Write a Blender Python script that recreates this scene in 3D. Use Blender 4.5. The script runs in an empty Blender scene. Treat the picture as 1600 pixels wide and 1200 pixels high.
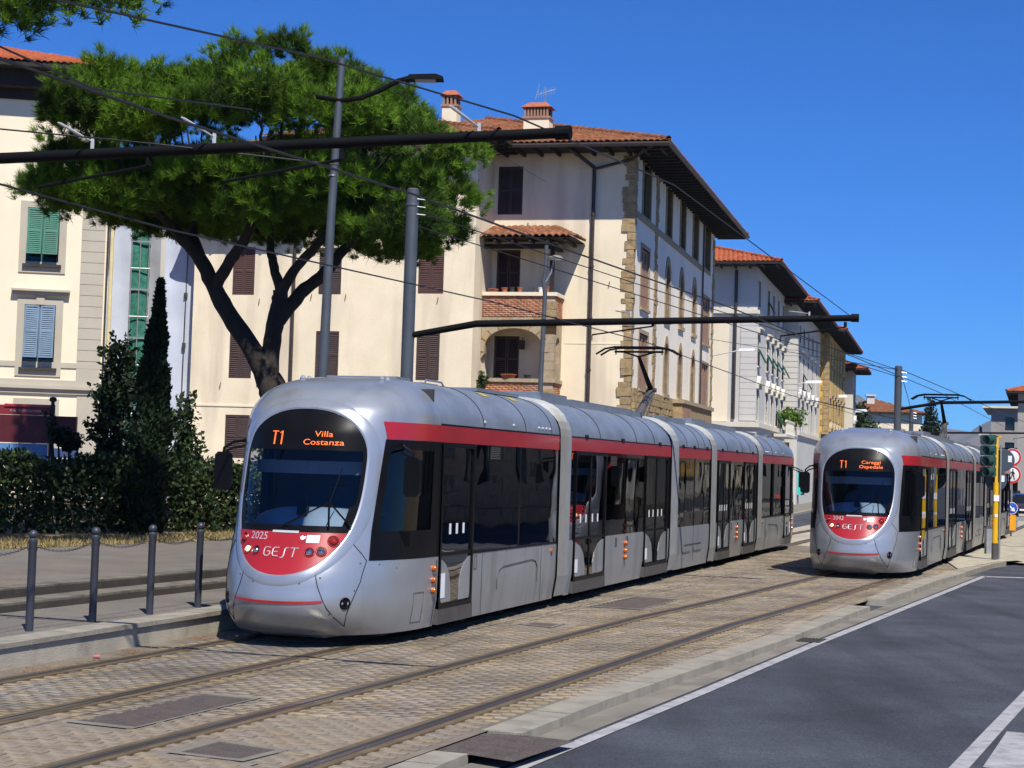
import bpy, bmesh, math, random
import numpy as np
from mathutils import Vector, Matrix
from mathutils.geometry import tessellate_polygon
random.seed(7); rng = np.random.default_rng(7)
S = bpy.context.scene
COL = S.collection
R = math.radians

# ------------------------------------------------------------------ camera, sky, sun, exposure
cam_d = bpy.data.cameras.new('camera'); cam = bpy.data.objects.new('camera', cam_d); COL.objects.link(cam)
cam_d.sensor_width = 36.0; cam_d.lens = 2700/1600*36.0; cam_d.clip_start = 0.2; cam_d.clip_end = 9000
pit, rol = 0.04698, 0.031
fwd = Vector((0, math.cos(pit), math.sin(pit))); up0 = Vector((0, -math.sin(pit), math.cos(pit))); rt0 = Vector((1, 0, 0))
rt = rt0*math.cos(rol) + up0*math.sin(rol); up = up0*math.cos(rol) - rt0*math.sin(rol)
cam.matrix_world = Matrix(((rt.x, up.x, -fwd.x, 0), (rt.y, up.y, -fwd.y, 0), (rt.z, up.z, -fwd.z, 2.25), (0, 0, 0, 1)))
S.camera = cam
SUN_EL, SUN_AZ = R(53.5), R(162)          # azimuth clockwise from +Y
w = bpy.data.worlds.new('World'); S.world = w; w.use_nodes = True
nt = w.node_tree; nt.nodes.clear()
sky = nt.nodes.new('ShaderNodeTexSky'); sky.sky_type = 'NISHITA'; sky.sun_disc = False
sky.sun_elevation = SUN_EL; sky.sun_rotation = SUN_AZ; sky.air_density = 1.0; sky.dust_density = 0.0; sky.ozone_density = 10.0; sky.altitude = 1500
bg = nt.nodes.new('ShaderNodeBackground'); bg.inputs['Strength'].default_value = 0.066
wo = nt.nodes.new('ShaderNodeOutputWorld')
sm = nt.nodes.new('ShaderNodeMix'); sm.data_type = 'RGBA'; sm.blend_type = 'MULTIPLY'; sm.inputs['Factor'].default_value = 1; sm.inputs['B'].default_value = (.46, .95, 1.55, 1)
nt.links.new(sky.outputs[0], sm.inputs['A']); nt.links.new(sm.outputs['Result'], bg.inputs[0]); nt.links.new(bg.outputs[0], wo.inputs[0])
sd = bpy.data.lights.new('sun', 'SUN'); sd.energy = 5.0; sd.angle = R(0.53); sd.color = (1.0, 0.95, 0.86)
so = bpy.data.objects.new('sun', sd); COL.objects.link(so)
sdir = Vector((math.sin(SUN_AZ)*math.cos(SUN_EL), math.cos(SUN_AZ)*math.cos(SUN_EL), math.sin(SUN_EL)))
so.rotation_euler = (-sdir).to_track_quat('-Z', 'Y').to_euler(); so.location = (20, -30, 60)
S.view_settings.view_transform = 'Standard'; S.view_settings.look = 'None'; S.view_settings.gamma = 1.0
S.view_settings.use_curve_mapping = False; S.view_settings.exposure = 0.33

# ------------------------------------------------------------------ helpers
def ident(p, q, d): return Vector((p, q, d))
class MB:
    def __init__(s): s.v = []; s.f = []; s.m = []
    def add(s, vs, fs, mi=0):
        o = len(s.v); s.v += [tuple(x) for x in vs]; s.f += [tuple(i+o for i in f) for f in fs]; s.m += [mi]*len(fs)
    def bx(s, fn, p0, p1, q0, q1, d0, d1, mi=0):
        c = [fn(p, q, d) for d in (d0, d1) for q in (q0, q1) for p in (p0, p1)]
        s.add(c, [(0, 1, 3, 2), (4, 6, 7, 5), (0, 4, 5, 1), (2, 3, 7, 6), (0, 2, 6, 4), (1, 5, 7, 3)], mi)
    def box(s, x0, x1, y0, y1, z0, z1, mi=0): s.bx(ident, x0, x1, y0, y1, z0, z1, mi)
    def tube(s, pts, r, n=8, mi=0, cap=True):
        pts = [Vector(p) for p in pts]; k = len(pts)
        rs = r if isinstance(r, (list, tuple)) else [r]*k
        o = len(s.v); prev = None
        for i, p in enumerate(pts):
            t = (pts[min(i+1, k-1)] - pts[max(i-1, 0)]).normalized()
            if prev is None:
                a = t.orthogonal().normalized()
            else:
                a = (prev - t*prev.dot(t)); a = a.normalized() if a.length > 1e-6 else t.orthogonal().normalized()
            prev = a; b = t.cross(a)
            for j in range(n):
                g = 2*math.pi*j/n; s.v.append(tuple(p + (a*math.cos(g) + b*math.sin(g))*rs[i]))
        for i in range(k-1):
            for j in range(n):
                j2 = (j+1) % n
                s.f.append((o+i*n+j, o+i*n+j2, o+(i+1)*n+j2, o+(i+1)*n+j)); s.m.append(mi)
        if cap:
            s.f.append(tuple(o+j for j in range(n))[::-1]); s.m.append(mi)
            s.f.append(tuple(o+(k-1)*n+j for j in range(n))); s.m.append(mi)
    def ring(s, c, ax, prof, n=20, mi=0):      # lathe: prof = [(radius, along axis)]
        c = Vector(c); ax = Vector(ax).normalized(); a = ax.orthogonal().normalized(); b = ax.cross(a); o = len(s.v)
        for (r, h) in prof:
            for j in range(n):
                g = 2*math.pi*j/n; s.v.append(tuple(c + ax*h + (a*math.cos(g)+b*math.sin(g))*r))
        for i in range(len(prof)-1):
            for j in range(n):
                j2 = (j+1) % n; s.f.append((o+i*n+j, o+i*n+j2, o+(i+1)*n+j2, o+(i+1)*n+j)); s.m.append(mi)
    def prism(s, fn, poly, d0, d1, mi=0):
        n = len(poly); tr = tessellate_polygon([[Vector((p, q, 0)) for p, q in poly]])
        vs = [fn(p, q, d0) for p, q in poly] + [fn(p, q, d1) for p, q in poly]
        fs = [tuple(t) for t in tr] + [tuple(i+n for i in reversed(t)) for t in tr]
        fs += [(i, (i+1) % n, (i+1) % n+n, i+n) for i in range(n)]
        s.add(vs, fs, mi)
    def wall(s, fn, outer, holes, depth, mi=0, rmi=0):
        loops = [outer]+holes
        tr = tessellate_polygon([[Vector((p, q, 0)) for p, q in L] for L in loops])
        flat = [fn(p, q, 0) for L in loops for p, q in L]
        s.add(flat, [tuple(t) for t in tr], mi)
        for L in holes:
            n = len(L); vs = [fn(p, q, 0) for p, q in L]+[fn(p, q, depth) for p, q in L]
            s.add(vs, [(i, (i+1) % n, (i+1) % n+n, i+n) for i in range(n)], rmi)
    def grid(s, fn, us, vs, mi=0, skip=None):
        o = len(s.v); nu = len(us)
        for b in vs:
            for a in us: s.v.append(tuple(fn(a, b)))
        for j in range(len(vs)-1):
            for i in range(nu-1):
                if skip and skip((us[i]+us[i+1])/2, (vs[j]+vs[j+1])/2): continue
                s.f.append((o+j*nu+i, o+j*nu+i+1, o+(j+1)*nu+i+1, o+(j+1)*nu+i)); s.m.append(mi)
    def build(s, name, mats, parent=None, smooth=None, kind=None, label=None):
        me = bpy.data.meshes.new(name); me.from_pydata(s.v, [], s.f)
        if not isinstance(mats, (list, tuple)): mats = [mats]
        for m_ in mats: me.materials.append(m_)
        if len(mats) > 1: me.polygons.foreach_set('material_index', s.m)
        if smooth is not None:
            me.polygons.foreach_set('use_smooth', [True]*len(s.f))
            if smooth < 180: me.set_sharp_from_angle(angle=R(smooth))
        me.update()
        o = bpy.data.objects.new(name, me); COL.objects.link(o)
        if parent: o.parent = parent
        if kind: o['kind'] = kind
        if label: o['label'] = label
        return o
def np_mesh(name, v, f, mat, parent=None, tint=None, kind=None, smooth=False):
    v = np.asarray(v, np.float32); f = np.asarray(f, np.int32); k = f.shape[1]
    me = bpy.data.meshes.new(name); me.vertices.add(len(v)); me.vertices.foreach_set('co', v.ravel())
    me.loops.add(f.size); me.loops.foreach_set('vertex_index', f.ravel())
    me.polygons.add(len(f)); me.polygons.foreach_set('loop_start', np.arange(0, f.size, k, dtype=np.int32))
    me.polygons.foreach_set('loop_total', np.full(len(f), k, np.int32))
    if smooth: me.polygons.foreach_set('use_smooth', np.ones(len(f), bool))
    me.update(calc_edges=True)
    if tint is not None:
        a = me.attributes.new('tint', 'FLOAT', 'FACE'); a.data.foreach_set('value', np.asarray(tint, np.float32))
    me.materials.append(mat); me.validate()
    o = bpy.data.objects.new(name, me); COL.objects.link(o)
    if parent: o.parent = parent
    if kind: o['kind'] = kind
    return o
def thing(name, label, cat, loc=(0, 0, 0), rotz=0.0, group=None):
    o = bpy.data.objects.new(name, None); COL.objects.link(o); o.location = loc; o.rotation_euler = (0, 0, rotz)
    o['label'] = label; o['category'] = cat
    if group: o['group'] = group
    o.empty_display_size = .3
    return o
def tag(o, label=None, cat=None, group=None, kind=None):
    if label: o['label'] = label
    if cat: o['category'] = cat
    if group: o['group'] = group
    if kind: o['kind'] = kind
    return o
def copy_tree(o, parent=None):
    c = o.copy(); COL.objects.link(c); c.parent = parent
    for ch in list(o.children): copy_tree(ch, c)
    return c
_txt = {}
def text_geo(s_, size, align='LEFT', depth=0.0):
    cu = bpy.data.curves.new('t', 'FONT'); cu.body = s_; cu.size = size; cu.align_x = align; cu.extrude = depth; cu.resolution_u = 3
    ob = bpy.data.objects.new('t', cu); me = ob.to_mesh()
    vs = [tuple(v_.co) for v_ in me.vertices]; fs = [tuple(p.vertices) for p in me.polygons]
    ob.to_mesh_clear(); bpy.data.objects.remove(ob); bpy.data.curves.remove(cu)
    return vs, fs

# ------------------------------------------------------------------ materials
def mat(name, col, rough=.7, metal=0.0, var=.12, scale=3.0, bump=0.0, bscale=40.0, col2=None, spec=.5, dirt=None, coat=0.0, detail=6.0, stretch=None, grain=0.0):
    m = bpy.data.materials.new(name); m.use_nodes = True; t = m.node_tree; b = t.nodes['Principled BSDF']
    b.inputs['Roughness'].default_value = rough; b.inputs['Metallic'].default_value = metal
    b.inputs['Specular IOR Level'].default_value = spec; b.inputs['Coat Weight'].default_value = coat; b.inputs['Coat Roughness'].default_value = .08
    tc = t.nodes.new('ShaderNodeTexCoord'); src = tc.outputs['Object']
    if stretch:
        mp = t.nodes.new('ShaderNodeMapping'); mp.inputs['Scale'].default_value = stretch; t.links.new(src, mp.inputs[0]); src = mp.outputs[0]
    nz = t.nodes.new('ShaderNodeTexNoise'); nz.inputs['Scale'].default_value = scale; nz.inputs['Detail'].default_value = detail; nz.inputs['Roughness'].default_value = .62
    t.links.new(src, nz.inputs['Vector'])
    rp = t.nodes.new('ShaderNodeValToRGB'); rp.color_ramp.elements[0].position = .3; rp.color_ramp.elements[1].position = .7
    c2 = col2 or tuple(min(1, x*(1+var)) for x in col); c1 = tuple(x*(1-var) for x in col)
    if col2: c1 = col
    rp.color_ramp.elements[0].color = (*c1, 1); rp.color_ramp.elements[1].color = (*c2, 1)
    t.links.new(nz.outputs['Fac'], rp.inputs[0]); out = rp.outputs[0]
    if dirt:      # (colour, amount, scale): streaky wear
        mp = t.nodes.new('ShaderNodeMapping'); mp.inputs['Scale'].default_value = dirt[3] if len(dirt) > 3 else (1, 1, .12); mp.inputs['Rotation'].default_value[2] = -dirt[4] if len(dirt) > 4 else 0; t.links.new(tc.outputs['Object'], mp.inputs[0])
        n2 = t.nodes.new('ShaderNodeTexNoise'); n2.inputs['Scale'].default_value = dirt[2]; n2.inputs['Detail'].default_value = 8; t.links.new(mp.outputs[0], n2.inputs['Vector'])
        r2 = t.nodes.new('ShaderNodeValToRGB'); r2.color_ramp.elements[0].position = .5; r2.color_ramp.elements[1].position = .72
        r2.color_ramp.elements[0].color = (0, 0, 0, 1); r2.color_ramp.elements[1].color = (dirt[1],)*3+(1,)
        t.links.new(n2.outputs['Fac'], r2.inputs[0])
        mx = t.nodes.new('ShaderNodeMix'); mx.data_type = 'RGBA'; t.links.new(r2.outputs[0], mx.inputs['Factor'])
        t.links.new(out, mx.inputs['A']); mx.inputs['B'].default_value = (*dirt[0], 1); out = mx.outputs['Result']
    if grain:
        ng = t.nodes.new('ShaderNodeTexNoise'); ng.inputs['Scale'].default_value = 55; ng.inputs['Detail'].default_value = 3; t.links.new(tc.outputs['Object'], ng.inputs['Vector'])
        rg = t.nodes.new('ShaderNodeMapRange'); rg.inputs[1].default_value = .35; rg.inputs[2].default_value = .65; rg.inputs[3].default_value = 1-grain; rg.inputs[4].default_value = 1+grain; t.links.new(ng.outputs['Fac'], rg.inputs[0])
        mg = t.nodes.new('ShaderNodeMix'); mg.data_type = 'RGBA'; mg.blend_type = 'MULTIPLY'; mg.inputs['Factor'].default_value = 1; t.links.new(out, mg.inputs['A']); t.links.new(rg.outputs[0], mg.inputs['B']); out = mg.outputs['Result']
    t.links.new(out, b.inputs['Base Color'])
    if bump:
        n3 = t.nodes.new('ShaderNodeTexNoise'); n3.inputs['Scale'].default_value = bscale; n3.inputs['Detail'].default_value = 5; t.links.new(tc.outputs['Object'], n3.inputs['Vector'])
        bp = t.nodes.new('ShaderNodeBump'); bp.inputs['Strength'].default_value = min(1, bump); bp.inputs['Distance'].default_value = .02; t.links.new(n3.outputs['Fac'], bp.inputs['Height']); t.links.new(bp.outputs[0], b.inputs['Normal'])
    return m
def tint_mat(name, cols, rough=.8, bump=0.0, bscale=60, attr='tint', trans=0.0, noise=.25, nscale=6.0, rand=False):
    m = bpy.data.materials.new(name); m.use_nodes = True; t = m.node_tree; b = t.nodes['Principled BSDF']; b.inputs['Roughness'].default_value = rough
    b.inputs['Specular IOR Level'].default_value = .3
    if rand:
        at = t.nodes.new('ShaderNodeObjectInfo'); fac = at.outputs['Random']
    else:
        at = t.nodes.new('ShaderNodeAttribute'); at.attribute_name = attr; fac = at.outputs['Fac']
    rp = t.nodes.new('ShaderNodeValToRGB'); e = rp.color_ramp.elements
    while len(e) < len(cols): e.new(.5)
    for i, c in enumerate(cols): e[i].position = i/(len(cols)-1); e[i].color = (*c, 1)
    t.links.new(fac, rp.inputs[0])
    tc = t.nodes.new('ShaderNodeTexCoord'); nz = t.nodes.new('ShaderNodeTexNoise'); nz.inputs['Scale'].default_value = nscale; nz.inputs['Detail'].default_value = 6; t.links.new(tc.outputs['Object'], nz.inputs['Vector'])
    mr = t.nodes.new('ShaderNodeMapRange'); mr.inputs[1].default_value = .3; mr.inputs[2].default_value = .7; mr.inputs[3].default_value = 1-noise; mr.inputs[4].default_value = 1+noise*.6; t.links.new(nz.outputs['Fac'], mr.inputs[0])
    mx = t.nodes.new('ShaderNodeMix'); mx.data_type = 'RGBA'; mx.blend_type = 'MULTIPLY'; mx.inputs['Factor'].default_value = 1
    t.links.new(rp.outputs[0], mx.inputs['A']); t.links.new(mr.outputs[0], mx.inputs['B']); t.links.new(mx.outputs['Result'], b.inputs['Base Color'])
    if bump:
        n3 = t.nodes.new('ShaderNodeTexNoise'); n3.inputs['Scale'].default_value = bscale; t.links.new(tc.outputs['Object'], n3.inputs['Vector'])
        bp = t.nodes.new('ShaderNodeBump'); bp.inputs['Strength'].default_value = bump; bp.inputs['Distance'].default_value = .01; t.links.new(n3.outputs['Fac'], bp.inputs['Height']); t.links.new(bp.outputs[0], b.inputs['Normal'])
    if trans:
        tr = t.nodes.new('ShaderNodeBsdfTranslucent'); t.links.new(mx.outputs['Result'], tr.inputs[0]); ms = t.nodes.new('ShaderNodeMixShader'); ms.inputs[0].default_value = trans
        t.links.new(b.outputs[0], ms.inputs[1]); t.links.new(tr.outputs[0], ms.inputs[2]); t.links.new(ms.outputs[0], t.nodes['Material Output'].inputs[0])
    return m
def glass(name, tintc, ior=1.5, rough=.015, wav=0.0, gc=.95):
    m = bpy.data.materials.new(name); m.use_nodes = True; t = m.node_tree; t.nodes.remove(t.nodes['Principled BSDF'])
    tr = t.nodes.new('ShaderNodeBsdfTransparent'); tr.inputs[0].default_value = (*tintc, 1)
    gl = t.nodes.new('ShaderNodeBsdfGlossy'); gl.inputs['Roughness'].default_value = rough; gl.inputs[0].default_value = (gc, gc, gc, 1)
    fr = t.nodes.new('ShaderNodeFresnel'); fr.inputs[0].default_value = ior
    ms = t.nodes.new('ShaderNodeMixShader'); t.links.new(fr.outputs[0], ms.inputs[0]); t.links.new(tr.outputs[0], ms.inputs[1]); t.links.new(gl.outputs[0], ms.inputs[2])
    t.links.new(ms.outputs[0], t.nodes['Material Output'].inputs[0])
    if wav:
        tc = t.nodes.new('ShaderNodeTexCoord'); n3 = t.nodes.new('ShaderNodeTexNoise'); n3.inputs['Scale'].default_value = 1.3; n3.inputs['Detail'].default_value = 1; t.links.new(tc.outputs['Object'], n3.inputs['Vector'])
        bp = t.nodes.new('ShaderNodeBump'); bp.inputs['Strength'].default_value = wav; bp.inputs['Distance'].default_value = .03; t.links.new(n3.outputs['Fac'], bp.inputs['Height'])
        t.links.new(bp.outputs[0], gl.inputs['Normal']); t.links.new(bp.outputs[0], fr.inputs['Normal'])
    return m
def emit(name, col, st):
    m = bpy.data.materials.new(name); m.use_nodes = True; t = m.node_tree; b = t.nodes['Principled BSDF']; b.inputs['Base Color'].default_value = (*col, 1)
    b.inputs['Emission Color'].default_value = (*col, 1); b.inputs['Emission Strength'].default_value = st; return m
M = {}
M['asphalt'] = mat('asphalt', (.060, .066, .080), .80, var=.40, scale=.38, bump=.7, bscale=140, spec=.35, dirt=((.030, .032, .038), .75, .8, (1.6, .12, 1), -.37), grain=.35)
M['asphalt_old'] = mat('asphalt_old', (.155, .138, .118), .9, grain=.2, var=.22, scale=.9, bump=.5, bscale=120, dirt=((.2, .15, .1), .5, 1.2, (1, 1, 1)))
M['asphalt_dark'] = mat('asphalt_dark', (.088, .068, .058), .85, grain=.3, var=.25, scale=5, bump=.8, bscale=90, dirt=((.12, .1, .09), .6, 14, (1, 1, 1)))
M['concrete'] = mat('concrete', (.38, .345, .27), .88, var=.2, scale=1.6, bump=.35, bscale=50, dirt=((.13, .12, .1), .6, 2.2, (1, 1, .5)))
M['kerb'] = mat('kerb', (.28, .255, .205), .85, var=.18, scale=2.3, bump=.4, bscale=60, dirt=((.15, .135, .11), .7, 3.0, (1, 1, .35)))
M['gutter'] = mat('gutter', (.19, .172, .14), .9, var=.22, scale=1.1, bump=.4, bscale=70, dirt=((.11, .1, .09), .7, 1.6, (1, 1, 1)))
M['paint'] = mat('road_paint', (.34, .335, .34), .7, var=.2, scale=5, bump=.2, bscale=80, dirt=((.16, .16, .17), .7, 6, (1, 1, 1)))
M['rail'] = mat('rail_steel', (.20, .19, .18), .34, .8, var=.25, scale=2, col2=(.24, .19, .13))
M['groove'] = mat('rail_groove', (.035, .03, .025), .9, var=.3, scale=4)
M['seal'] = mat('rail_seal', (.12, .085, .045), .9, var=.3, scale=3, bump=.4, bscale=60)
M['paver'] = tint_mat('paver', [(.20, .155, .115), (.31, .245, .18), (.36, .285, .20), (.27, .235, .2), (.40, .335, .24), (.34, .25, .145)], .9, .5, 70, noise=.28, nscale=1.2)
M['paver_one'] = tint_mat('paver_single', [(.20, .155, .115), (.31, .245, .18), (.36, .285, .20), (.27, .235, .2), (.40, .335, .24), (.34, .25, .145)], .9, .5, 70, noise=.28, nscale=9, rand=True)
M['joint'] = mat('paver_joint', (.10, .082, .062), .95, var=.25, scale=4)
M['dry_grass'] = tint_mat('dry_grass', [(.22, .16, .07), (.31, .24, .10), (.13, .12, .045)], .9, noise=.3)
M['soil'] = mat('soil', (.2, .15, .09), .95, var=.3, scale=2, bump=.5, bscale=30)
M['silver'] = mat('silver_paint', (.40, .425, .46), .32, .55, var=.07, scale=1.5, coat=.35, dirt=((.22, .215, .20), .45, 2.2))
M['silver_low'] = mat('silver_lower', (.325, .34, .35), .42, .3, var=.08, scale=1.2, coat=.15, dirt=((.17, .16, .14), .65, 2.6), grain=.03)
M['silver_roof'] = mat('silver_roof', (.25, .285, .335), .45, .4, var=.16, scale=2.2, dirt=((.17, .18, .19), .6, 3.0, (1, .3, 1)))  # tone variation paints in the roof's mottled reflections
M['gang'] = mat('gangway_rubber', (.30, .31, .31), .55, .15, var=.15, scale=3, dirt=((.3, .25, .15), .7, 1.5))
M['red'] = mat('red_paint', (.36, .016, .021), .34, var=.12, scale=1.2, coat=.3)
M['black'] = mat('black_trim', (.006, .006, .007), .35, spec=.12, var=.2, scale=3)
M['dark'] = mat('dark_interior', (.03, .032, .035), .8, var=.2, scale=3)
M['under'] = mat('underframe', (.035, .033, .03), .8, var=.3, scale=3)
M['dgrey'] = mat('dark_grey_sill', (.075, .07, .066), .6, var=.2, scale=3)
M['dash'] = mat('dashboard', (.34, .46, .58), .55, var=.08, scale=3)
M['visor'] = mat('sun_visor', (.24, .28, .34), .7, var=.1, scale=3)
M['seat'] = mat('seat', (.42, .42, .42), .5, var=.1, scale=4)
M['glass_dark'] = glass('side_glass', (.055, .06, .062), 1.5, .012, .10, .42)
M['glass_cab'] = glass('cab_glass', (.72, .75, .78), 1.45, .012)
M['led'] = emit('amber_led', (1.0, .17, .02), .5)
M['lamp_on'] = emit('lamp_on', (1.0, .72, .45), 1.0)
M['white'] = mat('white_paper', (.75, .76, .78), .6, var=.06, scale=5)
M['grey_txt'] = mat('grey_lettering', (.50, .44, .46), .4, .2, var=.05, scale=3)
M['amber'] = mat('amber_lens', (.42, .10, .008), .25, var=.15, scale=9, coat=.5)
M['chrome'] = mat('lamp_chrome', (.7, .7, .7), .12, 1.0, var=.05, scale=3)
M['lens_red'] = mat('red_lens', (.28, .012, .012), .15, var=.2, scale=9, coat=.6)
M['yellow_lbl'] = mat('yellow_label', (.42, .34, .06), .6, var=.2, scale=8)
M['mast'] = mat('mast_paint', (.075, .088, .105), .5, .2, var=.15, scale=2, dirt=((.14, .14, .14), .35, 4))
M['beam'] = mat('beam_paint', (.0045, .0045, .005), .7, .0, spec=.15, var=.2, scale=2)
M['steel'] = mat('galvanised_steel', (.42, .43, .44), .4, .6, var=.15, scale=6)
M['wire'] = mat('wire', (.03, .028, .028), .5, .3, var=.1, scale=3)
M['post'] = mat('post_paint', (.045, .05, .066), .45, .2, var=.14, scale=4)
M['insul'] = mat('insulator', (.45, .46, .47), .4, var=.06, scale=4)
M['cream'] = mat('cream_stucco', (.80, .69, .50), .92, var=.09, scale=.5, bump=.3, bscale=25, dirt=((.56, .47, .35), .85, 1.1, (1, 1, .13)), grain=.05)
M['facade'] = mat('facade_stucco', (.86, .80, .68), .92, var=.05, scale=.5, bump=.2, bscale=25, dirt=((.62, .55, .43), .35, .7, (1, 1, .18)))
M['cream_b'] = mat('pale_cream_stucco', (.80, .70, .52), .92, var=.05, scale=.5, bump=.2, bscale=25, dirt=((.56, .47, .34), .3, .6))
M['grey_stone'] = mat('grey_render', (.44, .40, .32), .9, var=.07, scale=.8, bump=.2, bscale=30)
M['brown_shut'] = mat('brown_shutter', (.062, .036, .031), .6, var=.2, scale=2)
M['red_shut'] = mat('red_brown_shutter', (.085, .038, .029), .6, var=.2, scale=2)
M['green_shut'] = mat('green_shutter', (.03, .16, .105), .55, var=.2, scale=2)
M['blue_shut'] = mat('blue_shutter', (.12, .19, .27), .55, var=.2, scale=2)
M['dgreen'] = mat('dark_green_shutter', (.018, .085, .06), .55, var=.2, scale=2)
M['pane'] = mat('window_pane', (.012, .013, .015), .08, var=.2, scale=2)
M['wood'] = mat('dark_wood', (.018, .013, .010), .8, var=.35, scale=3)
M['pipe'] = mat('downpipe', (.06, .045, .04), .5, .4, var=.25, scale=3)
M['pipe_y'] = mat('cream_downpipe', (.66, .55, .28), .5, var=.1, scale=3)
M['sandstone'] = mat('brown_sandstone', (.33, .235, .12), .9, var=.32, scale=4, bump=.9, bscale=9, detail=8)
M['sand2'] = mat('tan_stone', (.36, .285, .185), .9, var=.22, scale=3, bump=.5, bscale=16)
M['stone_pink'] = mat('pink_brown_panel', (.33, .185, .12), .85, var=.15, scale=2, bump=.2, bscale=20)
M['brick'] = tint_mat('brick', [(.36, .13, .07), (.46, .19, .10), (.52, .25, .14), (.33, .15, .09)], .9, .4, 40, noise=.2, nscale=4)
M['mortar'] = mat('mortar', (.42, .32, .23), .95, var=.15, scale=5)
M['tile'] = tint_mat('roof_tile', [(.20, .07, .035), (.28, .10, .045), (.25, .12, .06), (.17, .075, .04), (.33, .14, .07)], .9, .4, 30, noise=.35, nscale=1.5)
M['tile_red'] = tint_mat('red_roof_tile', [(.33, .085, .035), (.39, .105, .045), (.35, .12, .055)], .9, .3, 30, noise=.25, nscale=1.2)
M['pot'] = mat('terracotta', (.36, .11, .05), .8, var=.2, scale=6)
M['pale'] = mat('pale_grey_render', (.55, .53, .49), .9, var=.06, scale=.5, bump=.15, bscale=25, dirt=((.42, .41, .39), .4, .7))
M['pale_w'] = mat('off_white_render', (.62, .58, .48), .9, var=.06, scale=.5, bump=.15, bscale=25)
M['ochre'] = mat('ochre_render', (.66, .42, .10), .9, var=.1, scale=.6, bump=.2, bscale=25)
M['bark'] = mat('pine_bark', (.034, .025, .02), .95, var=.45, scale=5, bump=1.0, bscale=7, detail=9, stretch=(1, 1, .35))
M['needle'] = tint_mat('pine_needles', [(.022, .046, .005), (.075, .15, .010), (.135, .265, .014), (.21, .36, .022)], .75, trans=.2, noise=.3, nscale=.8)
M['leaf'] = tint_mat('hedge_leaf', [(.010, .022, .006), (.02, .042, .01), (.045, .075, .02), (.075, .10, .035)], .5, trans=.2, noise=.3, nscale=1.5)
M['leaf_y'] = tint_mat('bright_leaf', [(.05, .11, .012), (.10, .18, .02), (.15, .22, .03)], .6, trans=.25, noise=.3)
M['leaf_d'] = tint_mat('dark_leaf', [(.005, .012, .004), (.010, .024, .006), (.022, .042, .010)], .6, trans=.15, noise=.3)
M['hill'] = mat('hill', (.09, .095, .075), .95, var=.35, scale=.012, col2=(.19, .15, .13))
# ------------------------------------------------------------------ ground, road, track bed
def offs(poly, o):                     # offset a 2D polyline to its right by o
    P = [Vector((x, y)) for x, y in poly]; out = []
    for i, p in enumerate(P):
        t = (P[min(i+1, len(P)-1)]-P[max(i-1, 0)]).normalized(); out.append((p.x+t.y*o, p.y-t.x*o))
    return out
def ribbon(mb, poly, o0, o1, z, mi=0, z1=None):
    a = offs(poly, o0); b = offs(poly, o1); n = len(a); z1 = z if z1 is None else z1
    mb.add([(x, y, z) for x, y in a]+[(x, y, z1) for x, y in b], [(i, i+1, n+i+1, n+i) for i in range(n-1)], mi)
def bar(mb, poly, o0, o1, z0, z1, mi=0):   # solid strip
    a = offs(poly, o0); b = offs(poly, o1); n = len(a)
    vs = [(x, y, z1) for x, y in a]+[(x, y, z1) for x, y in b]+[(x, y, z0) for x, y in a]+[(x, y, z0) for x, y in b]
    fs = []
    for i in range(n-1):
        fs += [(i, i+1, n+i+1, n+i), (i, 2*n+i, 2*n+i+1, i+1), (n+i, n+i+1, 3*n+i+1, 3*n+i)]
    fs += [(0, n, 3*n, 2*n), (n-1, 3*n-1, 4*n-1, 2*n-1)]
    mb.add(vs, fs, mi)
def resample(poly, step):
    out = [Vector(poly[0])]
    for a, b in zip(poly, poly[1:]):
        a = Vector(a); b = Vector(b); k = max(1, int((b-a).length/step))
        out += [a+(b-a)*(j/k) for j in range(1, k+1)]
    return [tuple(v) for v in out]
T2 = [(-5.86, 3), (-2.35, 12.4), (.8, 20.85), (2.68, 25.9), (4.85, 31.1), (7.5, 37.75), (20.4, 73.75), (31, 103.4), (45, 150)]
T1 = [(-9.0, 3), (-4.85, 14.72), (-2.78, 20.57), (-2.054, 22.66), (2.0, 35.3), (9.72, 60), (22.9, 100), (38, 150)]
def flat(name, poly, z, m, kind='structure', parent=None):
    mb = MB(); tr = tessellate_polygon([[Vector((x, y, 0)) for x, y in poly]]); mb.add([(x, y, z) for x, y in poly], [tuple(t) for t in tr])
    o = mb.build(name, m, parent); o['kind'] = kind; return o
flat('ground', [(-4000, -400), (4000, -400), (4000, 5200), (-4000, 5200)], -.20, M['soil'])
flat('road', [(-40, -30), (260, -30), (260, 420), (-10, 420), (-10, 60), (-40, 30)], -.10, M['asphalt'])
KF = [(-3.1, 6), (-.54, 12.9), (.17, 14.73), (1.02, 16.98), (2.32, 20.1), (4.06, 24.29), (6.35, 30.21), (6.9, 31.57), (9.42, 37.91), (13.06, 46.48), (13.75, 47.7)]
WB = [(-8.85, 6), (-5.14, 17.77), (-3.74, 22.21), (-.2, 33.5), (7.6, 58)]     # foot of the low wall left of the tracks
bed_l = offs(WB, 0.0); bed_r = offs(KF, -.30)
M['joint'] = mat('paver_joint', (.155, .13, .10), .95, var=.3, scale=2); bed = flat('track_bed', bed_l+bed_r[::-1], -.011, M['joint'])
flat('track_bed_far', [(7.4, 57.6), (14.4, 48.2), (36, 103), (48, 150), (34, 150), (21, 103)], -.03, M['concrete'])
rails2d = [resample(offs(T, s_*.7525), .8) for T in (T1, T2) for s_ in (-1, 1)]
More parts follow.
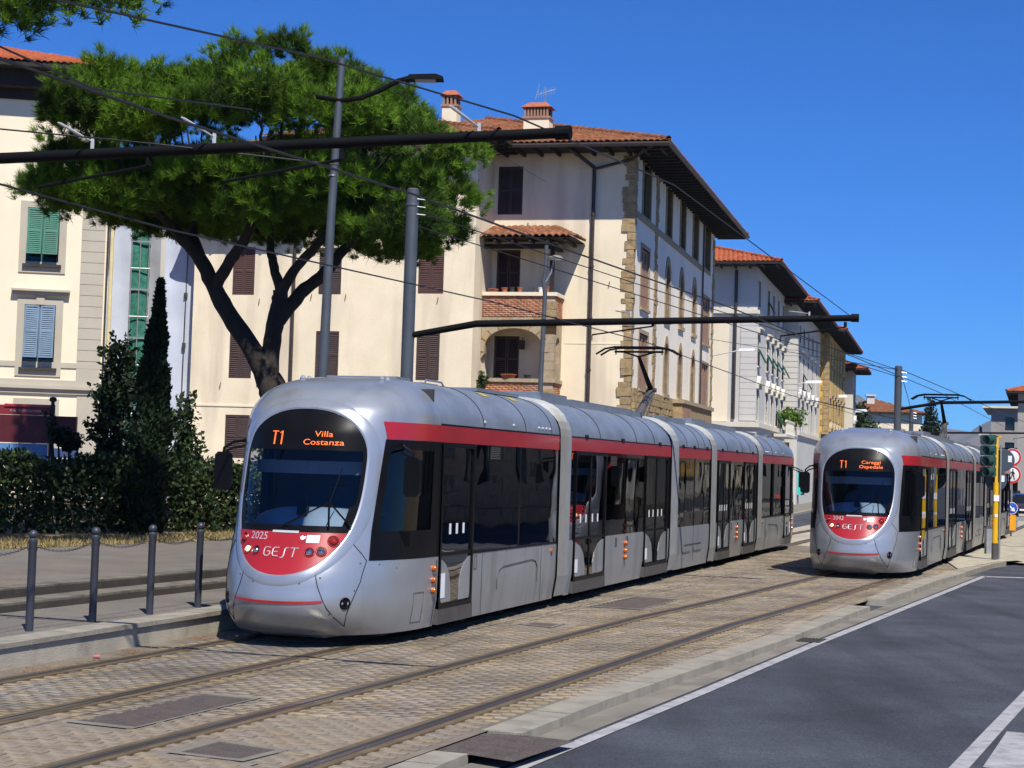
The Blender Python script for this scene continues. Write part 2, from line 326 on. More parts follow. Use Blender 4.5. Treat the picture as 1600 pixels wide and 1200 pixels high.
# covers set into the paving: (corners, label)
covers = [([(-3.55, 14.57), (-2.83, 16.44), (-2.31, 16.22), (-3.01, 14.33)], 'long dark access cover with pale concrete frame, in front of the first tram'),
          ([(-2.42, 13.2), (-2.22, 13.73), (-1.73, 13.42), (-1.94, 12.98)], 'small square dark access cover between the rails of the near right track'),
          ([(1.38, 28.21), (2.34, 30.66), (3.04, 30.28), (2.17, 27.95)], 'brown access cover in the paving beside the middle of the first tram'),
          ([(.28, 24.63), (.43, 24.98), (.79, 24.85), (.63, 24.36)], 'smallest brown access cover beside the front door of the first tram')]
for pts, lab in covers:
    cx = sum(p[0] for p in pts)/4; cy = sum(p[1] for p in pts)/4
    t = thing('access_cover', lab, 'cover', (cx, cy, 0), 0, 'access covers in the tram paving')
    L = [(x-cx, y-cy) for x, y in pts]; k = 1+.11/max(.35, (Vector(L[0]).length))
    big = [(x*k, y*k) for x, y in L]
    mb = MB(); mb.wall(lambda p, q, d: Vector((p, q, .007-d)), big, [L], .02); mb.build('frame', M['gutter'], t)
    kk = 1+.26/Vector(L[0]).length; flat('bedding', [(x*kk, y*kk) for x, y in L], -.003, M['gutter'], 'thing', t)
    flat('cover_plate', L, -.004, M['asphalt_dark'], None, t) if False else None
    mb = MB(); mb.prism(lambda p, q, d: Vector((p, q, d)), L, -.02, -.002); mb.build('plate', M['asphalt_dark'], t)
# pavers
hd = R(20.3); tx, ty = math.sin(hd), math.cos(hd)
ii, jj = np.meshgrid(np.arange(-60, 420), np.arange(-60, 60), indexing='ij'); ii = ii.ravel(); jj = jj.ravel()
s_ = 8+ii*.112; c_ = (jj+.5*(ii % 2))*.214
px = -4.0+s_*tx-8*tx+c_*ty; py = 8+(s_-8)*ty-c_*tx
def side(poly, X, Y):       # signed distance to the right of a polyline
    best = np.full(X.shape, 1e9); sg = np.zeros(X.shape)
    for a, b in zip(poly, poly[1:]):
        dx, dy = b[0]-a[0], b[1]-a[1]; L2 = dx*dx+dy*dy; t = np.clip(((X-a[0])*dx+(Y-a[1])*dy)/L2, 0, 1)
        ex, ey = X-a[0]-t*dx, Y-a[1]-t*dy; d_ = np.hypot(ex, ey); c = (ex*dy-ey*dx)
        m_ = d_ < best; best = np.where(m_, d_, best); sg = np.where(m_, np.sign(c), sg)
    return best*sg
ok = (side(bed_l, px, py) > .42) & (side(bed_r, px, py) < -.115) & (py > 8.5) & (py < 50)
dr = np.min([np.abs(side(r_, px, py)) for r_ in rails2d], axis=0); ok &= dr > .10
for pts, _ in covers:
    cx = sum(p[0] for p in pts)/4; cy = sum(p[1] for p in pts)/4; P4 = [Vector((p[0]-cx, p[1]-cy)) for p in pts]
    k = 1+.17/P4[0].length; P4 = [p*k for p in P4]; ins = np.ones(px.shape, bool)
    for a, b in zip(P4, P4[1:]+P4[:1]): ins &= ((px-cx-a.x)*(b.y-a.y)-(py-cy-a.y)*(b.x-a.x)) > 0
    ok &= ~ins
d1 = side(T1, px, py); tint = rng.random(px.shape)*.72
tint = np.where(np.abs(d1) < .85, .74+.26*rng.random(px.shape), tint)
tint = np.where((dr < .3) & (rng.random(px.shape) < .75), .66+.08*rng.random(px.shape), tint)
px, py, tint = px[ok], py[ok], tint[ok]
vis = (py > 9) & (px/py > -.30) & (px/py < .3) & (py > 12.2+.0*px)
order = np.argsort(np.where(vis, np.hypot(px, py), 1e9))
one = set(order[:300].tolist())
cols = [(.208, .168, .128), (.238, .195, .147), (.255, .21, .158), (.232, .195, .155), (.27, .228, .172), (.255, .197, .118), (.195, .172, .143), (.218, .194, .161)]
M['paver'] = tint_mat('paver', cols, .9, .5, 70, noise=.38, nscale=.8); M['paver_one'] = tint_mat('paver_single', cols[:6], .9, .5, 70, noise=.3, nscale=9, rand=True)
hl, hw_ = .1045, .0535
base = np.array([[-hl, -hw_], [hl, -hw_], [hl, hw_], [-hl, hw_]])
rest = np.array([i for i in range(len(px)) if i not in one])
n = len(rest); jit = rng.normal(0, .014, n); zz = rng.normal(0, .0028, n)
ca, sa = np.cos(-hd+jit), np.sin(-hd+jit)
V = np.zeros((n, 8, 3), np.float32)
for k in range(4):
    for lv, (z_, sc) in enumerate(((0, .982), (-.03, 1.0))):
        bx_, by_ = base[k]*sc
        V[:, lv*4+k, 0] = px[rest]+ca*bx_-sa*by_; V[:, lv*4+k, 1] = py[rest]+sa*bx_+ca*by_; V[:, lv*4+k, 2] = zz+z_
F = np.array([[0, 1, 2, 3], [0, 4, 5, 1], [1, 5, 6, 2], [2, 6, 7, 3], [3, 7, 4, 0]])
FF = (np.arange(n)*8)[:, None, None]+F[None]
np_mesh('paving', V.reshape(-1, 3), FF.reshape(-1, 4), M['paver'], bed, np.repeat(tint[rest], 5), 'stuff')
mb = MB(); q = [(-hl, -hw_), (hl, -hw_), (hl, hw_), (-hl, hw_)]
mb.add([(x*.982, y*.982, 0) for x, y in q]+[(x, y, -.03) for x, y in q], [tuple(f) for f in F.tolist()])
pv = mb.build('paver', M['paver_one'], bed)
for k, i in enumerate(order[:300]):
    o = pv if k == 0 else pv.copy()
    if k: COL.objects.link(o); o.parent = bed
    o.location = (px[i], py[i], float(rng.normal(0, .0028))); o.rotation_euler = (0, 0, -hd+float(rng.normal(0, .012)))
# rails: head, groove, lip, sealing strips
for k, r_ in enumerate(rails2d):
    inn = 1 if k % 2 == 0 else -1
    def o2(a, b): return (min(a*inn, b*inn), max(a*inn, b*inn))
    mb = MB(); bar(mb, r_, *o2(-.135, -.0585), -.03, .010, 2); bar(mb, r_, *o2(.0655, .135), -.03, .010, 2); ribbon(mb, r_, *o2(.0, .045), .0095, 1); bar(mb, r_, *o2(-.058, 0.0), -.03, .015, 0); bar(mb, r_, *o2(.045, .065), -.03, .0135, 0)
    o = mb.build('rail', [M['rail'], M['groove'], M['seal']], None, kind='structure')
    tag(o, None, None, None, 'structure')
# right kerb of the reservation, stone by stone
kerb = bpy.data.objects.new('kerb', None); COL.objects.link(kerb); kerb['kind'] = 'structure'
def kerb_run(poly, step, w0, w1, z0, z1, nm, m, parent, flatten=0):
    pts = resample(poly, .25); acc = 0; cur = [pts[0]]; k = 0
    for a, b in zip(pts, pts[1:]):
        acc += math.dist(a, b); cur.append(b)
        if acc >= step or b is pts[-1]:
            mb = MB(); c = list(cur); dz = random.uniform(-.006, .006)
            e = Vector(c[-1])-Vector(c[-2]); c[-1] = tuple(Vector(c[-1])-e.normalized()*.012)
            bar(mb, [c[0], c[len(c)//2], c[-1]] if len(c) > 3 else [c[0], c[-1]], w0+random.uniform(-.004, .004), w1, z0, z1+dz-flatten*k, 0)
            mb.build(nm, m, parent, kind=None); acc = 0; cur = [b]; k += 1
kerb_run(KF[:2]+[(-.25, 13.68)], 1.1, -.36, 0, -.2, -.018, 'kerb_stone', M['kerb'], kerb)
kerb_run(KF[2:7], 1.15, -.36, 0, -.2, -.006, 'kerb_stone', M['kerb'], kerb)
kerb_run(KF[7:], 1.15, -.36, 0, -.2, .02, 'kerb_stone', M['kerb'], kerb)
flat('traffic_island', [(11.2, 43), (13.3, 47.2), (14.6, 48.9), (14.9, 52.5), (13.6, 52.5), (12.0, 47.5)], .03, M['concrete'])
flat('asphalt_patch', [(-.95, 13.3), (-.75, 14.9), (-.05, 14.75), (.2, 14.72), (.62, 14.5), (.1, 13.4), (-.23, 13.66)], -.025, M['asphalt_dark'])
WL = [(-2.9, 6), (.15, 13.57), (2.15, 18.57), (4.16, 23.71), (11.62, 42.2)]
mb = MB(); a = resample(KF, 1); g0 = [(x, y) for x, y in a if y > 8]; gl = offs(g0, 0.0)
GL = resample(WL, 1.0); GL = [(x, y) for x, y in offs(GL, -.12)]
poly = [(x, y) for x, y in gl if y < 42.5]+[(x, y) for x, y in GL[::-1] if y > 8]
flat('gutter', poly, -.094, M['gutter'])
mb = MB(); ribbon(mb, resample(WL, 2), -.07, .07, -.092); ribbon(mb, [(11.6, 42.1), (19, 42.0)], -.2, .2, -.092)
ribbon(mb, [(1.6, 9.2), (3.74, 14.2), (4.56, 16.2), (5.8, 19.2), (15, 42)], -.075, .075, -.092)
mb.add([(3.94, 14.24, -.092), (4.73, 16.3, -.092), (5.75, 15.8, -.092), (5.0, 13.6, -.092)], [(0, 1, 2, 3)])
for k in range(6): mb.add([(18.2+k*1.1, 62+.2*k, -.092), (18.8+k*1.1, 62+.2*k, -.092), (20.2+k*1.1, 66, -.092), (19.6+k*1.1, 66, -.092)], [(0, 1, 2, 3)])
mb.build('road_markings', M['paint'], kind='structure')
t = thing('drain_grate', 'iron drain grate set in the gutter by the white line', 'drain grate', (4.27, 24.6, -.092), -hd)
mb = MB()
for k in range(8): mb.box(-.2+k*.05, -.175+k*.05, -.28, .28, 0, .012)
mb.box(-.24, -.2, -.3, .3, 0, .012); mb.box(.2, .24, -.3, .3, 0, .012); mb.build('grate', M['under'], t)
mb = MB(); mb.box(-.2, .2, -.28, .28, -.001, .003); mb.build('gully', M['groove'], t)
# low wall and coping on the left, platform, two steps, plaza
lw = bpy.data.objects.new('low_wall', None); COL.objects.link(lw); lw['kind'] = 'structure'
mb = MB(); bar(mb, WB, -.5, 0, -.1, .215); mb.build('wall_face', M['concrete'], lw)
kerb_run([(-8.0, 8.7), (-5.135, 17.77), (-3.72, 22.21), (-2.8, 25.2)], 1.2, -.36, .022, .215, .27, 'coping_stone', M['kerb'], lw)
mb = MB(); bar(mb, [(-2.79, 25.23), (-.2, 33.5), (7.6, 58)], -.36, .022, .215, .27); mb.build('coping', M['kerb'], lw)
S1 = [(-11.5, 6.2), (-6.16, 21.05), (-4.33, 26.1), (-1.0, 36), (5.6, 58)]; S2 = offs(S1, -.45)
flat('platform', [(x, y) for x, y in offs(WB, -.34)]+[(x, y) for x, y in S1[::-1]], .262, M['asphalt_old'])
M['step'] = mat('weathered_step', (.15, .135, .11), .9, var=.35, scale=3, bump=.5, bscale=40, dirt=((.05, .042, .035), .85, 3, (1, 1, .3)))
stp = bpy.data.objects.new('step', None); COL.objects.link(stp); stp['kind'] = 'structure'
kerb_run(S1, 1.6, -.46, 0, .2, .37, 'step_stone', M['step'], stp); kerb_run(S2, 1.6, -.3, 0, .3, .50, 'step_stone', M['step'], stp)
mb = MB(); M['riser'] = mat('dark_riser', (.045, .038, .033), .95, var=.3, scale=3); bar(mb, S1, .004, .02, .262, .345); bar(mb, S2, .004, .02, .37, .475); mb.build('step_riser', M['riser'], stp)  # dark strip set against the face of each step
S3 = offs(S2, -.28)
flat('plaza', [(-90, 6)]+S3+[(4.6, 64), (4.4, 66), (28, 160), (-90, 160)], .492, M['asphalt_old'])
GE = [(-16, 17), (-8.91, 30.49), (-6.88, 34.4), (-4.0, 40.5), (2, 52)]
flat('garden_soil', GE+[(0, 62), (-40, 62), (-40, 17)], .497, M['soil'])
# dry grass blades along the plaza edge
ng = 7000; u_ = rng.random(ng); seg = np.array(GE[:4]); k_ = rng.integers(0, 3, ng); a_ = seg[k_]; b_ = seg[k_+1]
gx = a_[:, 0]+(b_[:, 0]-a_[:, 0])*u_; gy = a_[:, 1]+(b_[:, 1]-a_[:, 1])*u_; of = rng.random(ng)**1.3*2.2; gx = gx-of*.87; gy = gy+of*.5
an = rng.random(ng)*6.28; h_ = .04+.09*rng.random(ng)*(rng.random(ng) < .8); wd = .018
v = np.zeros((ng, 3, 3)); lx = rng.normal(0, .06, ng); ly = rng.normal(0, .06, ng)
v[:, 0] = np.stack([gx-wd*np.cos(an), gy-wd*np.sin(an), np.full(ng, .49)], 1); v[:, 1] = np.stack([gx+wd*np.cos(an), gy+wd*np.sin(an), np.full(ng, .49)], 1); v[:, 2] = np.stack([gx+lx, gy+ly, .49+h_], 1)
o = np_mesh('dry_grass', v.reshape(-1, 3), np.arange(ng*3).reshape(-1, 3), M['dry_grass'], None, rng.random(ng), 'stuff')
# needle litter at the foot of the wall
ln = 900; cc = np.array([(-4.72, 17.9), (-4.2, 19.75), (-3.82, 21.5), (-7.2, 24.5), (-7.0, 22.6)]); zz0 = np.array([.002, .002, .002, .5, .5]); k_ = rng.integers(0, 5, ln)
sp = np.where(k_ < 3, .14, .5); gx = cc[k_, 0]+rng.normal(0, 1, ln)*sp; gy = cc[k_, 1]+rng.normal(0, 1, ln)*sp*1.5; an = rng.random(ln)*6.28; l_ = .05
keep = (k_ >= 3) | (side(WB, gx, gy) > .03); gx, gy, an, k_ = gx[keep], gy[keep], an[keep], k_[keep]; ln = len(gx)
v = np.zeros((ln, 3, 3)); zb = zz0[k_]+.001
v[:, 0] = np.stack([gx, gy, zb], 1); v[:, 1] = np.stack([gx+.008*np.sin(an), gy-.008*np.cos(an), zb], 1); v[:, 2] = np.stack([gx+l_*np.cos(an), gy+l_*np.sin(an), zb+.02*rng.random(ln)], 1)
M['litter'] = tint_mat('needle_litter', [(.3, .13, .05), (.4, .2, .08)], .9)
np_mesh('needle_litter', v.reshape(-1, 3), np.arange(ln*3).reshape(-1, 3), M['litter'], None, rng.random(ln), 'stuff')
mb = MB(); mb.ring((0, 0, .03), (1, .3, 0), [(.0, -.035), (.02, -.035), (.025, .035), (.021, .035), (.017, -.03)], 12)
o = mb.build('paper_cup', mat('pink_paper', (.40, .12, .12), .7), None, 30); o.location = (-4.42, 18.9, .005)
tag(o, 'crumpled pink paper cup lying at the foot of the low wall', 'litter')
# far pavement beside the street facades and the street beyond
def fac(a, off=0, hdg=14.3, O=(4.5, 66)):
    h = R(hdg); return (O[0]+math.sin(h)*a-math.cos(h)*off, O[1]+math.cos(h)*a+math.sin(h)*off)
flat('side_pavement', [fac(-4, 2), fac(130, 2), fac(130, -3.2), fac(-4, -3.2)], .02, M['gutter'])
mb = MB(); bar(mb, [fac(-4, -3.2), fac(130, -3.2)], 0, .3, -.15, .03); mb.build('kerb_far', M['kerb'], kind='structure').name = 'side_kerb'
mb = MB(); ribbon(mb, [fac(-2, -6.5), fac(130, -6.5)], -.1, .1, -.09); mb.build('side_marking', M['paint'], kind='structure')
# ------------------------------------------------------------------ trams (local frame: x right seen from the nose, y rearwards, z up)
PZ = [.15, .25, .4, .55, .85, 1.39, 2.0, 2.6, 2.88, 3.1, 3.22, 3.29, 3.33]; PU = [.5, .33, .17, .12, .17, .42, .6, .77, .92, 1.18, 1.5, 1.85, 2.2]
def u0(z): return float(np.interp(z, PZ, PU))
def hw(z): return float(np.interp(z, [.15, .5, 1., 2.74], [1.14, 1.19, 1.2, 1.2])) if z <= 2.74 else .45+.75*math.sqrt(max(0, 1-((z-2.74)/.59)**2))
NN = 2.5
def Fu(v, z): L = 2.4-u0(z); return 2.4-L*max(0, 1-min(1, abs(v)/hw(z))**NN)**(1/NN)
def Gv(u, z): L = 2.4-u0(z); return hw(z)*max(0, 1-min(1, max(0, (2.4-u)/L))**NN)**(1/NN)
def sf(v, z): return Vector((v, Fu(v, z), z))
def nf(v, z, e=.012):
    a = sf(v+e, z)-sf(v-e, z); b = sf(v, z+e)-sf(v, z-e); n = a.cross(b).normalized(); return n if n.y < 0 else -n
def front(v, z, d=0): return sf(v, z)+nf(v, z)*d
def sd_(u, z, s=1, d=0):                  # side of the nose, s = +1 right
    p = Vector((s*Gv(u, z), u, z)); e = .012
    a = Vector((s*Gv(u+e, z), u+e, z))-Vector((s*Gv(u-e, z), u-e, z)); b = Vector((s*Gv(u, z+e), u, z+e))-Vector((s*Gv(u, z-e), u, z-e))
    n = a.cross(b); n = n.normalized() if n.length > 1e-9 else Vector((s, 0, 0)); n = n if n.x*s > 0 else -n
    return p+n*d
def ow(z):                                # half width of the oval front
    if z < 2.2: return .805*max(0, 1-((2.2-z)/1.34)**3)**.4545
    return .805*max(0, 1-((z-2.2)/.68)**2.6)**.4545
def oval(t, k=0.0):                       # t in 0..1 round the oval; k grows it outwards
    a = 2*math.pi*t; cz = 1.93
    dv, dz = math.sin(a), math.cos(a); lo, hi = 0, 2.2
    for _ in range(30):
        m_ = (lo+hi)/2; z = cz+dz*m_; v = abs(dv)*m_
        if .86 < z < 2.88 and v < ow(z): lo = m_
        else: hi = m_
    return (dv*(lo+k), cz+dz*(lo+k))
MS = [(8.70, 16.5), (17.2, 20.85), (21.5, 27.45)]     # middle modules, then the rear cab from 28.1 mirrored
LEN = 36.2
def tram_body():
    root = bpy.data.objects.new('tram', None); COL.objects.link(root)
    tipz = [.15, .2, .25, .32, .4, .48, .55, .65, .75, .85, .95]+[1.05+.075*i for i in range(20)]+[2.52, 2.58, 2.66, 2.74, 2.80, 2.86, 2.92, 2.98, 3.04, 3.1, 3.15, 3.2, 3.24, 3.27, 3.295, 3.315, 3.328]
    ph = [math.pi*(-.5+i/72) for i in range(73)]
    def nose(phi, z):
        s_, c_ = math.sin(phi), math.cos(phi); L = 2.4-u0(z)
        return Vector((hw(z)*math.copysign(abs(s_)**(2/NN), s_), 2.4-L*max(0, c_)**(2/NN), z))
    cabf = lambda z: .80+(z-1.05)*.262
    def skip(phi, z):
        p = nose(phi, z)
        if z > 1.36 and p.y < 1.7 and z < 2.94 and abs(p.x) < ow(min(z, 2.86))+.045: return True
        if 1.05 < z < 2.52 and p.y > cabf(z)+.03 and abs(p.x) > .8: return True
        return False
    for mir in (1, -1):
        def X(p): p = Vector(p); return p if mir == 1 else Vector((-p.x, LEN-p.y, p.z))
        def Mb():
            mb = MB(); old = mb.add; ob = mb.build
            def bld(*a, **k):
                mb.v = [tuple(X(p)) for p in mb.v]; return ob(*a, **k)
            mb.build = bld; return mb
        # shell of the cab module
        mb = Mb(); mb.grid(nose, ph, tipz, 0, skip)
        mb.grid(lambda a, b: nose(a, 3.328)*(1-b)+Vector((0, nose(a, 3.328).y, 3.33))*b, ph, [0, 1])
        shell = mb.build('cab_shell', M['silver'], root, 35)
        mb = Mb(); end = 8.05
        for s in (-1, 1):
            zz = [.15, .3, .5, .75, 1.05]; 
            for ya, yb in ((2.4, 2.5), (3.83, end)):
                mb = Mb(); mb.grid(lambda y, z, s=s: Vector((s*hw(z), y, z)), [ya, yb], zz); mb.build('side_panel', M['silver_low'], root, 35)
        mb = Mb(); ang = [math.pi*i/20 for i in range(21)]
        def roofp(y, a): c_, s_ = math.cos(a), math.sin(a); return Vector((math.copysign(.45, c_)*(0 if abs(c_) < 1e-6 else 1)+.75*c_, y, 2.74+.59*s_))
        mb.grid(roofp, [2.4, 4.2, 6.2, end], ang); mb.add([(-.45, 2.4, 3.33), (.45, 2.4, 3.33), (.45, end, 3.33), (-.45, end, 3.33)], [(0, 1, 2, 3)])
        rs = mb.build('roof_shell', M['silver_roof'], root, 35)
        mb = Mb()
        for s in (-1, 1):
            for y in (4.2, 6.2, 7.6): mb.tube([roofp(y, a if s > 0 else math.pi-a)+Vector((s*.003, 0, .003)) for a in [i*.157 for i in range(11)]], .006, 4)
            mb.box(s*1.195-.012, s*1.195+.012, 2.45, end, 2.735, 2.76)
        mb.build('panel_gap', M['black'], rs, None, 'stuff')
        mb = Mb()
        for s in (-1, 1):
            mb.grid(lambda u, z, s=s: sd_(u, z, s, .006), [1.20, 1.35, 1.5, 1.7, 1.9, 2.1, 2.3, 2.42], [2.525, 2.63, 2.738])
            mb.box(s*1.198-.012, s*1.198+.012, 2.44, end, 2.52, 2.735)
        mb.build('red_band', M['red'], root, 35)
        # black surround and glass of the cab side window
        for s in (-1, 1):
            mb = Mb(); ff = lambda a, z, s=s, d=.004: sd_(cabf(z)+(2.44-cabf(z))*a, z, s, d)
            zl = [1.05, 1.15, 1.28, 1.40, 1.7, 2.0, 2.3, 2.40, 2.52]; al = [0, .03, .07, .12, .25, .4, .55, .7, .82, .88, 1]
            mb.grid(ff, al, zl, 0, lambda a, z: .07 < a < .82 and 1.40 < z < 2.40)
            fr = mb.build('cab_window_frame', M['black'], root, 35)
            mb = Mb(); mb.grid(lambda a, z, s=s: sd_(cabf(z)+(2.44-cabf(z))*a, z, s, -.004), [.06, .15, .25, .4, .55, .7, .83], [1.39, 1.7, 2.0, 2.3, 2.41])
            mb.build('cab_side_window', M['glass_cab'], root, 60)
            # main window band of the module, pillars, vent
            for ya, yb in ((3.86, 5.9), (5.98, 7.95)):
                mb = Mb(); mb.bx(lambda p, q, d, s=s, ya=ya: Vector((s*(1.158+(p-ya)*.024+d), p, q)), ya, yb, 1.055, 2.52, -.005, .005); mb.build('window', M['glass_dark'], root)
            for nm_, d_, q in (('window_pillar', .016, (5.87, 6.0, 1.062, 2.52)), ('window_pillar', .014, (7.95, end, 1.062, 2.52)), ('window_rail', .016, (3.83, end, 1.03, 1.06)), ('window_pillar', .014, (2.40, 2.5, 1.05, 2.52))):
                mb = Mb(); mb.box(s*1.19-d_, s*1.19+d_, *q); mb.build(nm_, M['black'], root)
            mb = Mb()
            for k in range(7): mb.box(s*1.2-.006, s*1.2+.008, 4.55, 4.95, 2.33+k*.025, 2.343+k*.025)
            mb.build('air_vent', M['dgrey'], root)
            door(root, 2.5, 3.83, s, X, 1)
            # lower skirt details
            mb = Mb()
            c = [(5.0, .48), (5.0, .62), (5.08, .74), (5.25, .79), (6.7, .83), (6.9, .8), (7.0, .7), (7.0, .48)]
            mb.tube([(s*1.2, y, z) for y, z in c], .008, 4); mb.tube([(s*1.195, y, z) for y, z in [(1.75, .24), (1.75, .62), (2.05, .62), (2.05, .24), (1.75, .24)]], .006, 4) if False else None
            mb.build('hatch', M['dgrey'], root); mb = Mb()
            mb.tube([sd_(y, z, s, .002) for y, z in [(1.72, .25), (1.72, .40), (1.72, .62), (1.85, .62), (2.02, .62), (2.02, .4), (2.02, .25), (1.72, .25)]], .006, 4)
            mb.build('hatch', M['dgrey'], root); mb = Mb()
            mb.tube([(s*1.2, 3.95, .82), (s*1.2, 3.95, 1.0), (s*1.2, 4.05, 1.0), (s*1.2, 4.05, .82), (s*1.2, 3.95, .82)], .006, 4)
            mb.build('hatch', M['dgrey'], root)
            for z in (.90, .75, .62):
                mb = Mb(); mb.ring((s*1.197, 2.31, z), (s, 0, 0), [(.046, 0), (.046, .02), (.036, .045), (0, .05)], 12); mb.build('indicator_lamp', M['amber'], root, 40)
            mb = Mb(); mb.ring((s*1.2, 7.75, .92), (s, 0, 0), [(.04, 0), (.04, .02), (.0, .03)], 10); mb.build('side_marker', M['amber'], root, 40)
            mb = Mb(); mb.ring(tuple(sd_(.47, .55, s, .0)), sd_(.47, .55, s, 1)-sd_(.47, .55, s, 0), [(.075, -.004), (.066, .006), (.055, .002), (.045, -.004), (0, .003)], 18); mb.build('coupling_port', [M['black']], root, 40)
            # mirror
            mb = Mb(); mo = 1.33 if s*mir > 0 else 1.22
            mb.tube([sd_(1.45, 2.47, s, 0), (s*1.15, 1.25, 2.44), (s*mo, 1.12, 2.36), (s*mo, 1.1, 2.25)], .018, 6); mb.tube([sd_(1.45, 2.40, s, 0), (s*1.15, 1.2, 2.36), (s*mo, 1.12, 2.3)], .014, 6)
            br = mb.build('mirror_bracket', M['black'], root)
            mb = Mb(); pl = [(-.10, -.2), (-.06, -.24), (.06, -.24), (.10, -.2), (.10, .2), (.06, .24), (-.06, .24), (-.10, .2)]
            mb.prism(lambda p, q, d, s=s: Vector((s*mo+p, 1.07+d, 2.07+q)), pl, 0, .1); mm = mb.build('mirror', M['black'], br)
        # windscreen, frit, bezel, red front
        T = [i/96 for i in range(97)]
        def radial(a, b, n): return [a+(b-a)*i/n for i in range(n+1)]
        def inner(t, r, d): v, z = oval(t); cz = 1.93; return front(v*r, cz+(z-cz)*r, d)
        # glass and red panel: scanline grids across the oval
        def scan(z0, z1, nz, shr, d):
            mb = Mb(); zs = [z0+(z1-z0)*i/nz for i in range(nz+1)]; us = [-1+2*i/28 for i in range(29)]
            mb.grid(lambda a, z: front(a*max(.004, ow(z)-shr), z, d), us, zs); return mb
        scan(1.395, 2.872, 26, .004, -.012).build('windscreen', M['glass_cab'], root, 60)
        red = scan(.865, 1.372, 14, .002, .006).build('front_panel', M['red'], root, 60)
        mb = Mb(); zs = [1.372+(2.872-1.372)*i/30 for i in range(31)]
        for s in (-1, 1): mb.grid(lambda a, z, s=s: front(s*(max(.003, ow(z))-a*min(ow(z)*.9, .05+.05*(z < 1.7))), z, -.004), [0, .5, 1], zs)
        us = [-1+2*i/28 for i in range(29)]
        mb.grid(lambda a, z: front(a*max(.003, ow(z)-.005), z, -.003), us, [1.372, 1.41, 1.455])
        mb.grid(lambda a, z: front(a*max(.003, ow(z)-.005), z, -.005), us, [2.36+.051*i for i in range(11)])
        frit = mb.build('windscreen_border', M['black'], root, 60)
        mb = Mb(); prof = [(-.012, .0), (.0, .012), (.012, .013), (.035, .0125), (.065, .011), (.09, .008), (.115, .003), (.13, -.004)]
        vs = []
        for t in T:
            for k, d in prof:
                v, z = oval(t, k); z = min(max(z, .3), 3.2); v = max(-hw(z)*.985, min(hw(z)*.985, v)); vs.append(front(v, z, d))
        m_ = len(prof); mb.add(vs, [(i*m_+j, i*m_+j+1, (i+1)*m_+j+1, (i+1)*m_+j) for i in range(96) for j in range(m_-1)])
        mb.build('front_ring', M['silver'], root, 60)
        mb = Mb(); mb.tube([front(*oval(t, .002), .004) for t in T], .008, 5, cap=False); mb.build('ring_seal', M['black'], root, 60)
        # dashboard, cab interior
        mb = Mb(); mb.grid(lambda a, b: Vector((a*.74, .72+abs(a)**2.4*.25+b*.75, 1.40+.26*math.sin(min(1, b*1.8)*1.57)*(1-.35*abs(a)**3))), [-1+.1*i for i in range(21)], [0, .15, .3, .45, .6, .8, 1]); mb.build('dashboard', M['dash'], root, 60)
        mb = Mb(); mb.box(-.07, .05, .86, .95, 1.56, 1.74); mb.tube([(.0, .9, 1.6), (.02, .88, 1.8)], .012, 5); mb.build('driver_display', M['black'], root)
        mb = Mb(); mb.grid(lambda a, z: Vector((a*.74, 1.02+.08*abs(a), z)), [-1+.2*i for i in range(11)], [2.07, 2.23]); mb.build('sun_visor', M['visor'], root)
        mb = Mb(); mb.box(-1.1, 1.1, 2.38, 2.42, .4, 3.2); mb.box(-.8, .8, 1.05, 2.38, 1.0, 1.03); mb.box(-.25, .25, 1.7, 1.85, 1.0, 1.9); mb.box(-.25, .25, 1.4, 1.8, 1.35, 1.45); mb.build('cab_interior', M['dark'], root)
        mb = Mb(); mb.box(-.62, .66, 1.0, 1.04, 2.36, 2.66); mb.build('destination_box', M['black'], root)
        # wipers
        mb = Mb()
        mb.tube([front(.72, 1.44, .03), front(.48, 1.72, .04)], .012, 5); mb.tube([front(.47, 1.73, .035), front(-.05, 1.44, .025)], .009, 5); mb.tube([front(.40, 1.70, .035), front(.02, 1.46, .025)], .006, 5)
        mb.tube([front(.47, 1.70, .035), front(.56, 2.15, .025)], .007, 5); mb.tube([front(.47, 1.72, .035), front(.50, 1.44, .03)], .014, 5); mb.build('wiper', M['black'], root)
        # lights
        for s in (-1, 1):
            for (v, z, r, kind) in ((.58, 1.275, .062, 'lens_red'), (.475, 1.15, .056, 'chrome'), (.345, 1.14, .054, 'chrome')):
                v *= s; n = nf(v, z); c = front(v, z, 0)
                mb = Mb(); mb.ring(tuple(c), tuple(n), [(r*1.22, .006), (r*1.12, .016), (r, .012), (r*.92, .006)], 18); hb = mb.build('headlight', M['red'], red, 40)
                mb = Mb(); mb.ring(tuple(c), tuple(n), [(r*.95, .007), (r*.8, .0075), (0, .008)], 18); mb.build('lamp_bowl', M['black'], hb, 30)
                mb = Mb(); mb.ring(tuple(c), tuple(n), [(r*.72, .008), (r*.6, .022), (r*.3, .033), (0, .036)], 14)
                mb.build('lens', M['lamp_on'] if (v == -.475) else M[kind], hb, 40)
        mb = Mb(); mb.grid(lambda a, b: front(a, b, .012), [-.17, -.1, 0, .1, .17], [1.358, 1.385]); mb.build('nameplate', M['insul'], red)
        mb = Mb(); mb.grid(lambda a, b: front(a, b, .011), [.19, .28], [1.255, 1.345]); mb.build('red_sticker', M['red'], red)
        mb = Mb(); mb.grid(lambda a, b: front(a, b, .011), [.282, .36, .43], [1.25, 1.34]); mb.build('white_sticker', M['white'], red)
        mb = Mb(); mb.add([tuple(front(*p, .014)) for p in [(.2, 1.31), (.225, 1.335), (.25, 1.32), (.275, 1.325), (.268, 1.3), (.24, 1.28), (.215, 1.285)]], [(0, 1, 2, 3, 4, 5, 6)]); mb.build('sticker_mark', M['white'], red)
